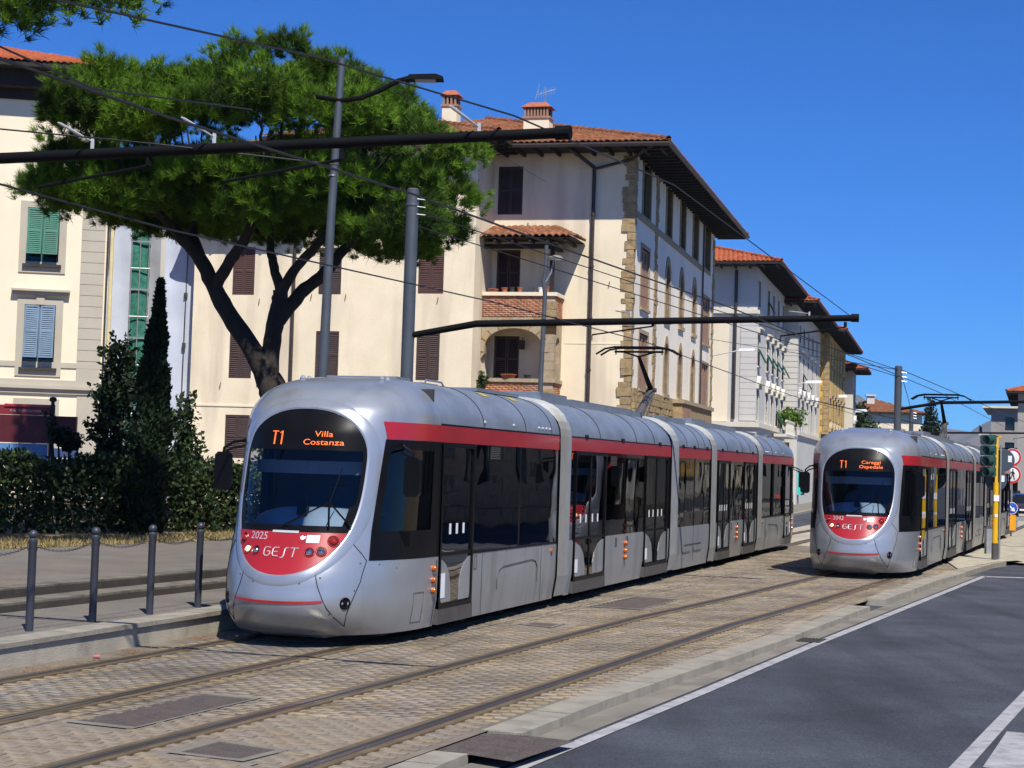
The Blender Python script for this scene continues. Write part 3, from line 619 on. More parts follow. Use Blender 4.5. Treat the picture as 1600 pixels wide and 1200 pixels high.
        mb = Mb(); mb.grid(lambda a, b: front(a, b+.02*(abs(a)/.56)**2, .006), [-.56+.07*i for i in range(17)], [.535, .565]); mb.build('front_stripe', M['red'], root, 60)
        mb = Mb()
        for s in (-1, 1):
            for pl in ([(.70, 1.37), (.77, 1.25), (.86, 1.13), (.905, 1.05)], [(.905, 1.05), (.88, .8), (.82, .55), (.72, .27)], [(.72, .27), (.6, .5), (.5, .75), (.455, .93)]):
                q = []
                for (a, b), (c, d) in zip(pl, pl[1:]): q += [front(s*(a+(c-a)*k/4), b+(d-b)*k/4, .001) for k in range(4)]
                mb.tube(q+[front(s*pl[-1][0], pl[-1][1], .001)], .0055, 4)
            mb.tube([sd_(2.43, z, s, .001) for z in [.16+.06*i for i in range(15)]], .006, 4)
        mb.build('panel_gap', M['black'], root, None, 'stuff')
        mb = Mb()
        for s in (-1, 1):
            for v, z in ((.86, 1.02), (.84, .7), (.62, .42), (.52, .85), (.3, .78), (.75, 1.5), (1.0, 1.0), (1.1, .95)): mb.ring(tuple(front(min(v, 1.12)*s, z, .001)), tuple(nf(min(v, 1.12)*s, z)), [(.011, 0), (0, .004)], 6)
            for y in (2.7, 4.4, 5.4, 6.4, 7.4): mb.ring((s*1.199, y, 1.0), (s, 0, 0), [(.012, 0), (0, .004)], 6)
            mb.tube([(s*1.196, 4.3, .16), (s*1.2, 4.3, 1.04)], .004, 4); mb.tube([(s*1.196, 7.2, .16), (s*1.2, 7.2, 1.04)], .004, 4)
        mb.build('bolts', M['under'], root, None, 'stuff')
        gest_logo(red, X)
        # underbody, coupler cover, floor, ceiling, seats
        mb = Mb(); mb.box(-.95, .95, 1.2, 8, .12, .32); mb.box(-1.14, 1.14, 2.5, 8.0, .36, .40); mb.build('floor', M['under'], root)
        mb = Mb(); mb.prism(lambda p, q, d: Vector((d, p, q)), [(.45, .2), (.75, .1), (1.3, .08), (1.6, .2)], -.4, .4); mb.build('coupler_cover', M['silver_low'], root)
        for y in (4.6, 6.4):
            for s in (-1, 1):
                mb = Mb(); mb.ring((s*.78, y, .28), (s, 0, 0), [(.0, -.06), (.27, -.06), (.29, -.05), (.29, .0), (.26, .05), (.1, .06), (0, .06)], 20); mb.build('wheel', M['under'], root, 40)
        for y in (4.5, 5.3, 6.3, 7.1):
            for s in (-1, 1):
                mb = Mb(); pl = [(0, .8), (.46, .8), (.5, .95), (.52, 1.5), (.45, 1.58), (.4, 1.5), (.38, .98), (0, .9)]
                mb.prism(lambda p, q, d, y=y, s=s: Vector((s*(.62+d), y+p, q)), pl, 0, .44); mb.build('seat', M['seat'], root)
        # roof fittings
        for q in ((-.5, .5, 2.6, 3.1, 3.33, 3.37), (-.35, .1, 4.6, 5.3, 3.33, 3.40), (-.6, .6, 5.6, 7.7, 3.33, 3.38)): mb = Mb(); mb.box(*q); mb.build('roof_fitting', M['silver_roof'], rs)
        for s in (-1, 1):
            for y in (1.95, 2.15): mb = Mb(); mb.ring((s*.55, y, 3.24), (0, 0, 1), [(.04, 0), (.04, .06), (.02, .09), (0, .1)], 10); mb.build('lifting_eye', M['silver_roof'], rs)
            mb = Mb(); mb.tube([(s*.62, 3.3, 3.31), (s*.62, 3.4, 3.37), (s*.62, 4.0, 3.37), (s*.62, 4.1, 3.31)], .015, 5); mb.build('roof_rail', M['silver_roof'], rs)
        mb = Mb()
        for s in (-1, 1):
            for y in (5.15, 6.55): mb.grid(lambda a, b, s=s: roofp(a, b if s > 0 else math.pi-b)+Vector((s*.004, 0, .004)), [y, y+.32], [1.0, 1.12, 1.22])
        mb.build('warning_label', M['yellow_lbl'], rs)
        mb = Mb()
        for s in (-1, 1):
            for y in (4.25, 5.6, 6.9, 7.1, 7.3, 7.5): mb.ring(tuple(roofp(y, .16 if s > 0 else math.pi-.16)), (s, 0, .3), [(.022, 0), (.018, .02), (0, .022)], 8)
        mb.build('roof_bolt', M['insul'], rs)
    # middle modules
    for k, (a, b) in enumerate(MS):
        mb = MB(); ang = [math.pi*i/20 for i in range(21)]
        rp = lambda y, g: Vector((math.copysign(.45, math.cos(g))*(0 if abs(math.cos(g)) < 1e-6 else 1)+.75*math.cos(g), y, 2.74+.59*math.sin(g)))
        mb.grid(rp, [a, a+.3*(b-a), a+.7*(b-a), b], ang); mb.add([(-.45, a, 3.33), (.45, a, 3.33), (.45, b, 3.33), (-.45, b, 3.33)], [(0, 1, 2, 3)])
        rs = mb.build('roof_shell', M['silver_roof'], root, 35)
        for q in [(-.62, -.58, a+.2, b-.2, 3.28, 3.42), (.58, .62, a+.2, b-.2, 3.28, 3.42)]+([(-.5, .5, a+.5, a+2.2, 3.33, 3.5), (-.5, .5, a+2.5, b-.6, 3.33, 3.46)] if k != 1 else []):
            mb = MB(); mb.box(*q); mb.build('roof_fitting', M['silver_roof'], rs)
        mb = MB()
        for s in (-1, 1):
            for q in (.25, .6, .8): mb.tube([rp(a+q*(b-a), g if s > 0 else math.pi-g)+Vector((s*.003, 0, .003)) for g in [i*.157 for i in range(10)]], .006, 4)
            mb.box(s*1.195-.012, s*1.195+.012, a, b, 2.735, 2.76)
            for q in (.12, .45, .85): mb.box(s*1.2-.02, s*1.2+.02, a+q*(b-a), a+q*(b-a)+.16, 2.72, 2.80)
        mb.build('panel_gap', M['black'], rs, None, 'stuff')
        mb = MB()
        for s in (-1, 1): mb.box(s*1.198-.012, s*1.198+.012, a+.02, b-.02, 2.52, 2.735)
        mb.build('red_band', M['red'], root)
        doors = [] if k == 1 else ([(a+.35, a+2.42), (a+5.5, a+7.55)] if k == 0 else [(a+.3, a+1.9), (a+3.9, a+5.6)])
        for s in (-1, 1):
            mb = MB(); zz = [.15, .3, .5, .75, 1.05]; ys = sorted(set([a, b]+[x for d in doors for x in d]))
            
            for ya, yb in zip(ys[::2], ys[1::2]):
                mb = MB(); mb.grid(lambda y, z, s=s: Vector((s*hw(z), y, z)), [ya, yb], zz); mb.build('side_panel', M['silver_low'], root, 35)
            cuts = [a]+[x for d in doors for x in d]+[b]
            for c0, c1 in zip(cuts[::2], cuts[1::2]):
                mb = MB(); mb.box(s*1.192-.006, s*1.192+.006, c0+.03, c1-.03, 1.05, 2.52); mb.build('window', M['glass_dark'], root)
            for x in cuts+([(a+b)/2] if k == 1 else []):
                mb = MB(); mb.box(s*1.19-.014, s*1.19+.014, x-.035, x+.035, 1.03, 2.52); mb.build('window_pillar', M['black'], root)
            if doors:
                mb = MB(); y0 = doors[0][1]+.35
                for q in range(7): mb.box(s*1.2-.006, s*1.2+.008, y0, y0+.4, 2.30+q*.025, 2.313+q*.025)
                mb.build('air_vent', M['dgrey'], root)
                ym = (doors[0][1]+doors[1][0])/2
                for z in (.88, .74, .62):
                    mb = MB(); mb.ring((s*1.2, ym, z), (s, 0, 0), [(.05, 0), (.05, .02), (.04, .05), (0, .055)], 12); mb.build('indicator_lamp', M['amber'], root, 40)
                mb = MB(); mb.box(s*1.2-.004, s*1.2+.006, ym-.75, ym-.62, .84, 1.0); mb.build('hatch', M['dgrey'], root); mb = MB(); mb.box(s*1.2-.004, s*1.2+.006, ym+.12, ym+.25, .84, 1.0); mb.build('hatch', M['dgrey'], root)
            else:
                mb = MB(); mb.box(s*1.2-.004, s*1.2+.004, a+.9, b-.9, .645, .66); mb.box(s*1.2-.004, s*1.2+.004, (a+b)/2-.01, (a+b)/2+.01, .3, 1.03)
                for y in (a+1.1, b-1.3): mb.tube([(s*1.2, y-.5, .6), (s*1.2, y-.45, .5), (s*1.2, y+.45, .5), (s*1.2, y+.5, .6)], .006, 4)
                mb.build('hatch', M['dgrey'], root, None, 'stuff')
            for d0, d1 in doors: door(root, d0, d1, s, lambda p: Vector(p), 2)
        mb = MB(); mb.box(-1.14, 1.14, a, b, .36, .40); mb.box(-.95, .95, a+.2, b-.2, .12, .34); mb.build('floor', M['under'], root)
        if k == 1:
            for y in (a+.9, b-.9):
                for s in (-1, 1):
                    mb = MB(); mb.ring((s*.78, y, .28), (s, 0, 0), [(.0, -.06), (.27, -.06), (.29, -.05), (.29, .0), (.26, .05), (.1, .06), (0, .06)], 20); mb.build('wheel', M['under'], root, 40)
        for y in [a+.4+1.0*i for i in range(int((b-a)/1.0))]:
            if any(d0-.4 < y < d1 for d0, d1 in doors): continue
            for s in (-1, 1):
                mb = MB(); pl = [(0, .8), (.46, .8), (.5, .95), (.52, 1.5), (.45, 1.58), (.4, 1.5), (.38, .98), (0, .9)]
                mb.prism(lambda p, q, d, y=y, s=s: Vector((s*(.62+d), y+p, q)), pl, 0, .44); mb.build('seat', M['seat'], root)
    # gangways
    edges = [8.05]+[x for ab in MS for x in ab]+[LEN-8.05]
    for a, b in zip(edges[::2], edges[1::2]):
        def sect(g, k):
            pts = [(1.15, .18), (1.2, .5), (1.205, 1.0), (1.205, 1.7), (1.205, 2.4), (1.2, 2.74)]+[(.45+.75*math.cos(t), 2.74+.6*math.sin(t)) for t in [.2*i for i in range(1, 8)]]+[(.45, 3.34)]
            pts = pts+[(-x, z) for x, z in pts[::-1]]; return pts
        pts = sect(0, 0); mb = MB(); n = 7; o = []
        for i in range(2*n+1):
            y = a+(b-a)*i/(2*n); e = .026 if i % 2 else -.022
            o += [Vector((x+math.copysign(e, x), y, z+(e if z > 3 else 0))) for x, z in pts]
        k = len(pts); mb.add(o, [(i*k+j, i*k+j+1, (i+1)*k+j+1, (i+1)*k+j) for i in range(2*n) for j in range(k-1)]); mb.build('gangway', M['gang'], root)
        mb = MB(); mb.box(-1.1, 1.1, a, b, .3, .4); mb.build('floor', M['under'], root)
    # pantograph on the short middle module
    base = 19.0
    mb = MB(); mb.box(-.55, .55, base-.7, base+.7, 3.36, 3.42); mb.tube([(-.5, base-.6, 3.4), (-.5, base+.6, 3.4)], .03, 6); mb.tube([(.5, base-.6, 3.4), (.5, base+.6, 3.4)], .03, 6)
    pg = mb.build('pantograph', M['dgrey'], root)
    mb = MB(); mb.tube([(0, base-.45, 3.42), (0, base+.75, 4.05)], [.11, .07], 8); mb.tube([(.16, base-.3, 3.42), (.07, base+.7, 3.98)], .02, 6); mb.tube([(-.12, base+.75, 4.05), (.12, base+.75, 4.05)], .05, 8); mb.build('lower_arm', M['dgrey'], pg)
    mb = MB(); mb.tube([(0, base+.75, 4.05), (0, base-.55, 4.72)], [.065, .04], 8); mb.tube([(0, base-.55, 4.72), (-.4, base-.55, 4.84)], .02, 6); mb.tube([(0, base-.55, 4.72), (.4, base-.55, 4.84)], .02, 6); mb.build('upper_arm', M['beam'], pg)
    mb = MB()
    for dy in (-.2, .2): mb.tube([(-.92, base-.55+dy, 4.76), (-.72, base-.55+dy, 4.88), (-.5, base-.55+dy, 4.92), (.5, base-.55+dy, 4.92), (.72, base-.55+dy, 4.88), (.92, base-.55+dy, 4.76)], .022, 6)
    for x in (-.5, -.3, .3, .5): mb.tube([(x, base-.75, 4.9), (x, base-.35, 4.9)], .012, 5)
    mb.tube([(-.55, base-.55, 4.83), (.55, base-.55, 4.83)], .025, 6)
    for x in (-.52, .52): mb.tube([(x, base-.55, 4.92), (x, base-.55, 4.76)], .015, 5)
    mb.build('collector_head', M['beam'], pg)
    return root
def door(root, a, b, s, X, leaves):
    def bx(mb, y0, y1, z0, z1, d0, d1, mi=0):
        mb.box(min(s*(1.2+d0), s*(1.2+d1)), max(s*(1.2+d0), s*(1.2+d1)), y0, y1, z0, z1, mi)
    def fin(mb, *q, **k): mb.v = [tuple(X(p)) for p in mb.v]; return mb.build(*q, **k)
    mb = MB()
    P = lambda p, q, d: Vector((s*(1.2+d), p, q)); r = .09
    def rr(y0, y1, z0, z1, r): 
        o = []
        for cx, cz, a0 in ((y1-r, z1-r, 0), (y0+r, z1-r, 90), (y0+r, z0+r, 180), (y1-r, z0+r, 270)): o += [(cx+r*math.cos(R(a0+t)), cz+r*math.sin(R(a0+t))) for t in (0, 30, 60, 90)]
        return o
    mb.wall(lambda p, q, d: P(p, q, .022-d), [(a, .36), (b, .36), (b, 2.515), (a, 2.515)], [rr(a+.055, b-.055, .42, 2.46, r)], .06); fr = fin(mb, 'door', M['black'], root)
    mb = MB(); bx(mb, a-.02, b+.02, .17, .36, -.05, .025); fin(mb, 'door_sill', M['dgrey'], fr)
    mb = MB(); bx(mb, a+.05, b-.05, .42, 2.47, -.02, -.006); fin(mb, 'door_glass', M['glass_dark'], fr)
    mb = MB(); w_ = b-a-.11; y0 = a+.055
    for sg in (-1, 1):
        yb = y0 if sg < 0 else b-.055; pw = w_*.40
        pl = [(yb, .44), (yb-sg*pw*.92, .44), (yb-sg*pw*.9, .62), (yb-sg*pw*.78, .8), (yb-sg*pw*.5, .93), (yb-sg*pw*.15, 1.0), (yb, 1.005)]
        mb = MB(); mb.prism(lambda p, q, d: P(p, q, d), pl, -.003, .002); fin(mb, 'door_panel', M['silver_low'], fr)
    mb = MB(); bx(mb, y0, b-.055, 1.04, 1.09, -.01, .008)
    if leaves == 2: m_ = (a+b)/2; bx(mb, m_-.03, m_+.03, .42, 2.46, -.01, .008)
    fin(mb, 'door_rail', M['black'], fr)
    mb = MB(); bx(mb, y0+.04, y0+.04+.16*(1 if leaves == 1 else 1.2), .5, .72+.1*(leaves == 1), .007, .009); fin(mb, 'notice', M['white'], fr)
    mb = MB()
    for q in ((.28, .50, .72) if leaves == 1 else (.18, .36, .58, .76)): bx(mb, y0+w_*q, y0+w_*q+.075, 1.32, 1.46, -.005, -.003)
    fin(mb, 'door_sticker', M['white'], fr)
def gest_logo(red, X):
    st = {'G': [[(.62, .72), (.5, .8), (.22, .8), (.05, .65), (.05, .2), (.2, .05), (.5, .05), (.64, .2), (.64, .42), (.36, .42)]],
          'E': [[(.62, .8), (.2, .8), (.05, .65), (.05, .2), (.2, .05), (.62, .05)], [(.05, .43), (.5, .43)]],
          'S': [[(.66, .8), (.45, .8), (.34, .68), (.3, .1), (.2, -.06), (.0, -.06)]], 'T': [[(.0, .8), (.72, .8)], [(.36, .8), (.3, .0)]]}
    mb = MB(); x = -.23
    for ch in 'GEST':
        for pl in st[ch]:
            q = []
            for (a, b), (c, d) in zip(pl, pl[1:]): q += [(a+(c-a)*k/3, b+(d-b)*k/3) for k in range(3)]
            q.append(pl[-1]); mb.tube([front(x+p*.135, 1.075+z*.135, .009) for p, z in q], .0085, 4)
        x += .115
    mb.v = [tuple(X(p)) for p in mb.v]; mb.build('lettering', M['grey_txt'], red)
def tram_text(root, red, number, l1, l2):
    def put(s_, v0, z0, size, fn, name, m, par, align='LEFT', sx=1.0):
        vs, fs = text_geo(s_, size, align); mb = MB(); mb.add([fn(v0+x*sx, z0+y) for x, y, _ in vs], fs); return mb.build(name, m, par)
    put(number, -.47, 1.272, .125, lambda v, z: front(v, z, .009), 'number', M['grey_txt'], red)
    g = lambda v, z: front(v, z, .003)
    mb = MB()
    for pl in ([(-.395, 2.58), (-.315, 2.58)], [(-.355, 2.58), (-.355, 2.42)], [(-.285, 2.56), (-.255, 2.583), (-.255, 2.42)]): mb.tube([front(a, b, .004) for a, b in pl], .009, 4)
    mb.build('line_number', M['led'], root)
    put(l1, .29, 2.525, .098, g, 'destination', M['led'], root, 'CENTER', 1.38)
    put(l2, .29, 2.425, .098, g, 'destination', M['led'], root, 'CENTER', 1.38)
tr1 = tram_body(); tr1.name = 'tram'
tr2 = copy_tree(tr1)
h1 = R(17.5); tr1.location = (-2.054-2.4*math.sin(h1), 22.66-2.4*math.cos(h1), 0); tr1.rotation_euler = (0, 0, -h1)
h2 = R(19.7); n2 = Vector((math.cos(h2), -math.sin(h2))); tr2.location = (9.08-1.2*n2.x-1.45*math.sin(h2), 38.6-1.2*n2.y-1.45*math.cos(h2), 0); tr2.rotation_euler = (0, 0, -h2)
tag(tr1, 'large silver and red tram showing Villa Costanza, nearest on the left track', 'tram', 'silver trams')
tag(tr2, 'silver and red tram showing Careggi Ospedale, farther back on the right track', 'tram', 'silver trams')
f1_ = [c for c in tr1.children if c.name.startswith('front_panel')][0]; f2_ = [c for c in tr2.children if c.name.startswith('front_panel')][0]
tram_text(tr1, f1_, '2025', 'Villa', 'Costanza'); tram_text(tr2, f2_, '2042', 'Careggi', 'Ospedale')
# ------------------------------------------------------------------ buildings
def place(name, label, cat, O, hdg, group=None):      # local x along the street facade (away), y along the front wall (left), z up
    return thing(name, label, cat, (O[0], O[1], 0), R(90-hdg), group)
FX = lambda x0: (lambda p, q, d: Vector((x0+d, p, q)))        # wall facing -x : p = y, d inwards
FY = lambda y0: (lambda p, q, d: Vector((p, y0+d, q)))        # wall facing -y : p = x
def rect(a, b, c, d): return [(a, c), (b, c), (b, d), (a, d)]
def shutter(parent, fn, p0, p1, z0, z1, m, d0=.02, d1=.06, ns=None, mid=True, tilt=None):
    g = fn
    if tilt:      # lower half swung outwards about its top edge
        zt = z1; g = lambda p, q, d: fn(p, zt-(zt-q)*math.cos(tilt), d-(zt-q)*math.sin(tilt))
    mb = MB(); s_ = .06*(1 if p1 > p0 else -1)
    mb.bx(g, p0, p0+s_, z0, z1, d0, d1); mb.bx(g, p1-s_, p1, z0, z1, d0, d1)
    rails = [z0, (z0+z1)/2-.04, z1-.08] if mid else [z0, z1-.08]
    for z in rails: mb.bx(g, p0+s_, p1-s_, z, z+.08, d0+.004, d1-.004)
    n = ns or max(8, int((z1-z0)/.085)); 
    for k in range(n):
        z = z0+.1+(z1-z0-.2)*k/n; pa, pb = p0+s_, p1-s_
        vs = [g(pa, z, d0+.008), g(pb, z, d0+.008), g(pb, z+.05, d1-.004), g(pa, z+.05, d1-.004), g(pa, z+.012, d0+.008), g(pb, z+.012, d0+.008), g(pb, z+.062, d1-.004), g(pa, z+.062, d1-.004)]
        mb.add(vs, [(0, 1, 2, 3), (4, 7, 6, 5), (0, 4, 5, 1)])
    mb.bx(g, p0, p1, z0, z1, d1-.002, d1+.01)
    return mb.build('shutter', m, parent)
def win(parent, fn, p0, p1, z0, z1, m=None, depth=.16, sill=None, frame=None, fw=.14, shut=True, tiltm=None, proud=.03):
    mb = MB(); mb.bx(fn, p0, p1, z0, z1, depth, depth+.03); w_ = mb.build('window', M['pane'], parent)
    if not shut or tiltm:
        mb = MB(); pm = (p0+p1)/2
        for a, b in ((p0, p0+.05), (p1-.05, p1), (pm-.03, pm+.03)): mb.bx(fn, a, b, z0, z1, depth-.05, depth)
        for z in (z0, z0+(z1-z0)*.66, z1-.05): mb.bx(fn, p0, p1, z, z+.05, depth-.045, depth)
        mb.build('sash', M['wood'], w_)
    if shut:
        pm = (p0+p1)/2; e = .012
        shutter(w_, fn, p0+.01, pm-e*.5, z0+.01, z1-.01, m, depth-.10, depth-.06); shutter(w_, fn, pm+e*.5, p1-.01, z0+.01, z1-.01, m, depth-.10, depth-.06)
    if tiltm:
        pm = (p0+p1)/2; shutter(w_, fn, p0+.03, p1-.03, z0+.05, z0+(z1-z0)*.55, tiltm, -.05, -.01, tilt=.5, mid=False)
    if sill: mb = MB(); mb.bx(fn, p0-.12, p1+.12, z0-.1, z0, -.1, depth); mb.build('sill', sill, w_)
    if frame:
        mb = MB(); mb.wall(lambda p, q, d: fn(p, q, d-proud), rect(p0-fw, p1+fw, z0-(0 if sill else fw), z1+fw), [rect(p0, p1, z0+.001, z1)] , depth+proud-.06); 
        o = rect(p0-fw, p1+fw, z0-(0 if sill else fw), z1+fw); vs = [fn(p, q, -proud) for p, q in o]+[fn(p, q, .01) for p, q in o]; mb.add(vs, [(i, (i+1) % 4, (i+1) % 4+4, i+4) for i in range(4)]); mb.build('surround', frame, w_)
    return w_
def tile_slope(parent, m, A, B, C, D, seed=0, name='roof_tiles', pitch=.24, course=.38, hgt=.06):
    # eave A->B, ridge D->C; rows of half-round tiles with stepped courses
    A, B, C, D = map(Vector, (A, B, C, D)); rows = max(2, int(((D-A).length+(C-B).length)/2/course)); nrm = (B-A).cross(D-A).normalized(); nrm = nrm if nrm.z > 0 else -nrm
    V = []; F = []; T = []; r_ = np.random.default_rng(seed)
    e = (B-A).normalized()
    for k in range(rows):
        la = A.lerp(D, k/rows); lb = B.lerp(C, k/rows); ua = A.lerp(D, min(1, (k+1.12)/rows)); ub = B.lerp(C, min(1, (k+1.12)/rows))
        s0, s1 = la.dot(e), lb.dot(e); t0, t1 = ua.dot(e), ub.dot(e); lo, hi = max(s0, t0), min(s1, t1)
        n = int(math.floor((s1-s0)/pitch)); 
        for c in range(n):
            sa = s0+c*pitch; ti = r_.random(); dz = r_.normal(0, .006)
            o = len(V)
            for lv in (0, 1):
                base = la if lv == 0 else ua
                for q in range(6):
                    s_ = min(max(sa+pitch*q/5, min(s0, t0) if lv == 0 else t0-.02), s1 if lv == 0 else t1+.02)
                    h_ = hgt*math.sin(math.pi*q/5)+(.045 if lv == 0 else .0)+dz
                    V.append(base+e*(s_-base.dot(e))+nrm*h_)
            for q in range(5): F.append((o+q, o+q+1, o+7+q, o+6+q)); T.append(ti)
            o2 = len(V)     # front lip
            for q in range(6): V.append(V[o+q]-nrm*.05)
            for q in range(5): F.append((o2+q, o2+q+1, o+q+1, o+q)); T.append(ti*.6)
    return np_mesh(name, [tuple(v) for v in V], F, m, parent, T, 'stuff')
def ridge(parent, m, pts, r=.12, nm='ridge_tiles'):
    mb = MB(); P = [Vector(p) for p in pts]
    for a, b in zip(P, P[1:]):
        n = max(1, int((b-a).length/.42))
        for k in range(n): mb.tube([a.lerp(b, k/n), a.lerp(b, (k+1.1)/n)], [r, r*.8], 6)
    np.random.seed(1); v = np.array(mb.v); f = [q for q in mb.f if len(q) == 4]
    return np_mesh(nm, v, f, m, parent, np.repeat(rng.random(len(f)//6+1), 6)[:len(f)], 'stuff')
def hip_roof(parent, x0, x1, y0, y1, z, ov, slope, m, under, soff=.10, raf=.7, seed=1, tile=True, pitch=.24):
    rf = None
    X0, X1, Y0, Y1 = x0-ov, x1+ov, y0-ov, y1+ov; hw2 = min(X1-X0, Y1-Y0)/2; rise = hw2*slope
    if X1-X0 > Y1-Y0: r0, r1 = (X0+hw2, (Y0+Y1)/2, z+rise), (X1-hw2, (Y0+Y1)/2, z+rise)
    else: r0, r1 = ((X0+X1)/2, Y0+hw2, z+rise), ((X0+X1)/2, Y1-hw2, z+rise)
    c = [(X0, Y0, z), (X1, Y0, z), (X1, Y1, z), (X0, Y1, z)]
    mb = MB(); d = -.08
    low = [(a, b, q-.12) for a, b, q in c]
    mb.add(c+[r0, r1], [(0, 1, 5, 4), (2, 3, 4, 5), (3, 0, 4), (1, 2, 5)] if X1-X0 > Y1-Y0 else [(0, 1, 4), (1, 2, 5, 4), (2, 3, 5), (3, 0, 4, 5)])
    mb.add(low+[(a, b, q-.0) for a, b, q in c], [(0, 1, 2, 3), (0, 4, 5, 1), (1, 5, 6, 2), (2, 6, 7, 3), (3, 7, 4, 0)])
    rf = mb.build('roof', under, parent)
    if tile:
        up_ = lambda p, k=.03: (p[0], p[1], p[2]+k)
        if X1-X0 > Y1-Y0:
            tile_slope(rf, m, up_(c[3]), up_(c[0]), up_(r0), up_(r0), seed, pitch=pitch); tile_slope(rf, m, up_(c[0]), up_(c[1]), up_(r1), up_(r0), seed+1, pitch=pitch)
            tile_slope(rf, m, up_(c[1]), up_(c[2]), up_(r1), up_(r1), seed+2, pitch=pitch) if False else None
        else:
            tile_slope(rf, m, up_(c[3]), up_(c[0]), up_(r0), up_(r1), seed, pitch=pitch); tile_slope(rf, m, up_(c[0]), up_(c[1]), up_(r0), up_(r0), seed+1, pitch=pitch)
        ridge(rf, m, [up_(c[0], .1), up_(r0, .1)]); ridge(rf, m, [up_(r0, .1), up_(r1, .1)]); ridge(rf, m, [up_(c[1] if X1-X0 > Y1-Y0 else c[3], .1), up_(r1, .1)])
    # rafters under the eaves
    n = int((Y1-Y0)/raf)
    for k in range(n):
        y = Y0+.3+k*raf; mb = MB(); mb.box(X0+.05, x0, y-.05, y+.05, z-.26, z-.125)
        mb.build('rafter', under, rf)
    n = int((X1-X0)/raf)
    for k in range(min(n, 60)):
        x = X0+.3+k*raf; mb = MB(); mb.box(x-.05, x+.05, Y0+.05, y0, z-.26, z-.125); mb.build('rafter', under, rf)
    return rf
def pointed(p0, p1, zs, zt, n=7):      # pointed arch outline on top of a rectangle, right to left
    pm = (p0+p1)/2; o = []
    for k in range(n+1):
        t = k/n; o.append((p1-(p1-pm)*(1-math.cos(t*math.pi/2)) if True else 0, zs+(zt-zs)*math.sin(t*math.pi/2)**.9))
    return o+[(2*pm-p, z) for p, z in o[-2::-1]]
# ---- the big cream house
H1 = (4.5, 66.0)
b1 = place('cream_house', 'big cream stuccoed house with stone quoins, brick loggia and wide dark eaves', 'house', H1, 14.3)
ZE = 14.62; WY = 5.6; WX = -2.5; WM = 12.82; WL_ = 17.05
front_wins = [(4.45, 5.45, 12.04, 13.94)]; door_holes = [(4.4, 5.42, 5.5, 7.28), (4.46, 5.42, 8.87, 10.66)]
mb = MB()
mb.wall(FX(0), rect(.0, WY+.0, 0, ZE), [rect(*h) for h in front_wins+door_holes], .25)
wing_wins = [(7.26-.45, 7.82, 8.66, 10.4, 'red_shut'), (7.26-.38, 7.8, 5.36, 7.19, 'brown_shut'), (10.92, 11.84, 8.61, 10.42, 'brown_shut'), (10.92, 11.87, 5.37, 7.19, 'brown_shut'), (14.5, 15.42, 8.57, 10.45, 'red_shut'), (14.5, 15.44, 5.31, 7.1, 'brown_shut'), (14.48, 15.5, 2.2, 3.88, 'brown_shut'), (10.9, 11.9, 2.2, 3.88, 'brown_shut'), (7.0, 7.9, 12.0, 13.9, 'brown_shut'), (10.5, 11.4, 12.0, 13.9, 'brown_shut')]
mb.wall(FX(WX), [(WY, 0), (WL_, 0), (WL_, 11.3), (WM, 11.3), (WM, ZE), (WY, ZE)], [rect(*h[:4]) for h in wing_wins], .25)
mb.bx(FX(WX), WY, WY+.25, 0, ZE, .001, 2.6)
mb.wall(lambda p, q, d: Vector((p, WL_-d, q)), rect(WX, 16, 0, 11.3), [], .1); mb.wall(lambda p, q, d: Vector((p, WM-d, q)), rect(WX, 20, 11.3, ZE), [], .1)
# street facade openings
up = [(1.75, 3.42), (7.55, 8.9), (11.5, 12.85), (15.4, 17.0), (19.35, 21.25)]
rects_ = [(1.72, 3.55, 8.62, 11.0), (19.2, 21.5, 8.55, 10.82), (1.72, 3.7, 5.42, 7.62), (19.3, 21.6, 5.4, 7.54)]
arch = [(c-.55, c+.55, zb, zs, zt) for c in (8.35, 12.25, 16.25) for zb, zs, zt in ((8.72, 10.2, 11.12), (5.5, 6.8, 7.7))]
holes = [rect(a, b, 12.28, 14.34) for a, b in up]+[rect(*r_) for r_ in rects_]+[[(a, zb), (b, zb)]+pointed(a, b, zs, zt) for a, b, zb, zs, zt in arch]
mb.build('wall', [M['cream'], M['sand2']], b1); mb = MB(); mb.wall(FY(0), rect(0, 23, 0, ZE), holes, .38, 0, 1)
mb.wall(lambda p, q, d: Vector((23-d, p, q)), rect(0, 16, 0, ZE), [], .1)
mb.build('wall', [M['facade'], M['sand2']], b1)
for h in front_wins: win(b1, FX(0), *h, M['brown_shut'], .12)
for h in door_holes:
    mb = MB(); mb.bx(FX(0), h[0], h[1], h[2], h[3], .2, .24); d_ = mb.build('door', M['wood'], b1)
    shutter(d_, FX(0), h[0]+.03, (h[0]+h[1])/2-.01, h[2]+.02, h[3]-.02, M['brown_shut'], .1, .16); shutter(d_, FX(0), (h[0]+h[1])/2+.01, h[1]-.03, h[2]+.02, h[3]-.02, M['brown_shut'], .1, .16)
for h in wing_wins: win(b1, FX(WX), h[0], h[1], h[2], h[3], M[h[4]], .11)
for i, (a, b) in enumerate(up): win(b1, FY(0), a, b, 12.28, 14.34, M['brown_shut'], .30, frame=M['sandstone'], fw=.2, proud=.04)
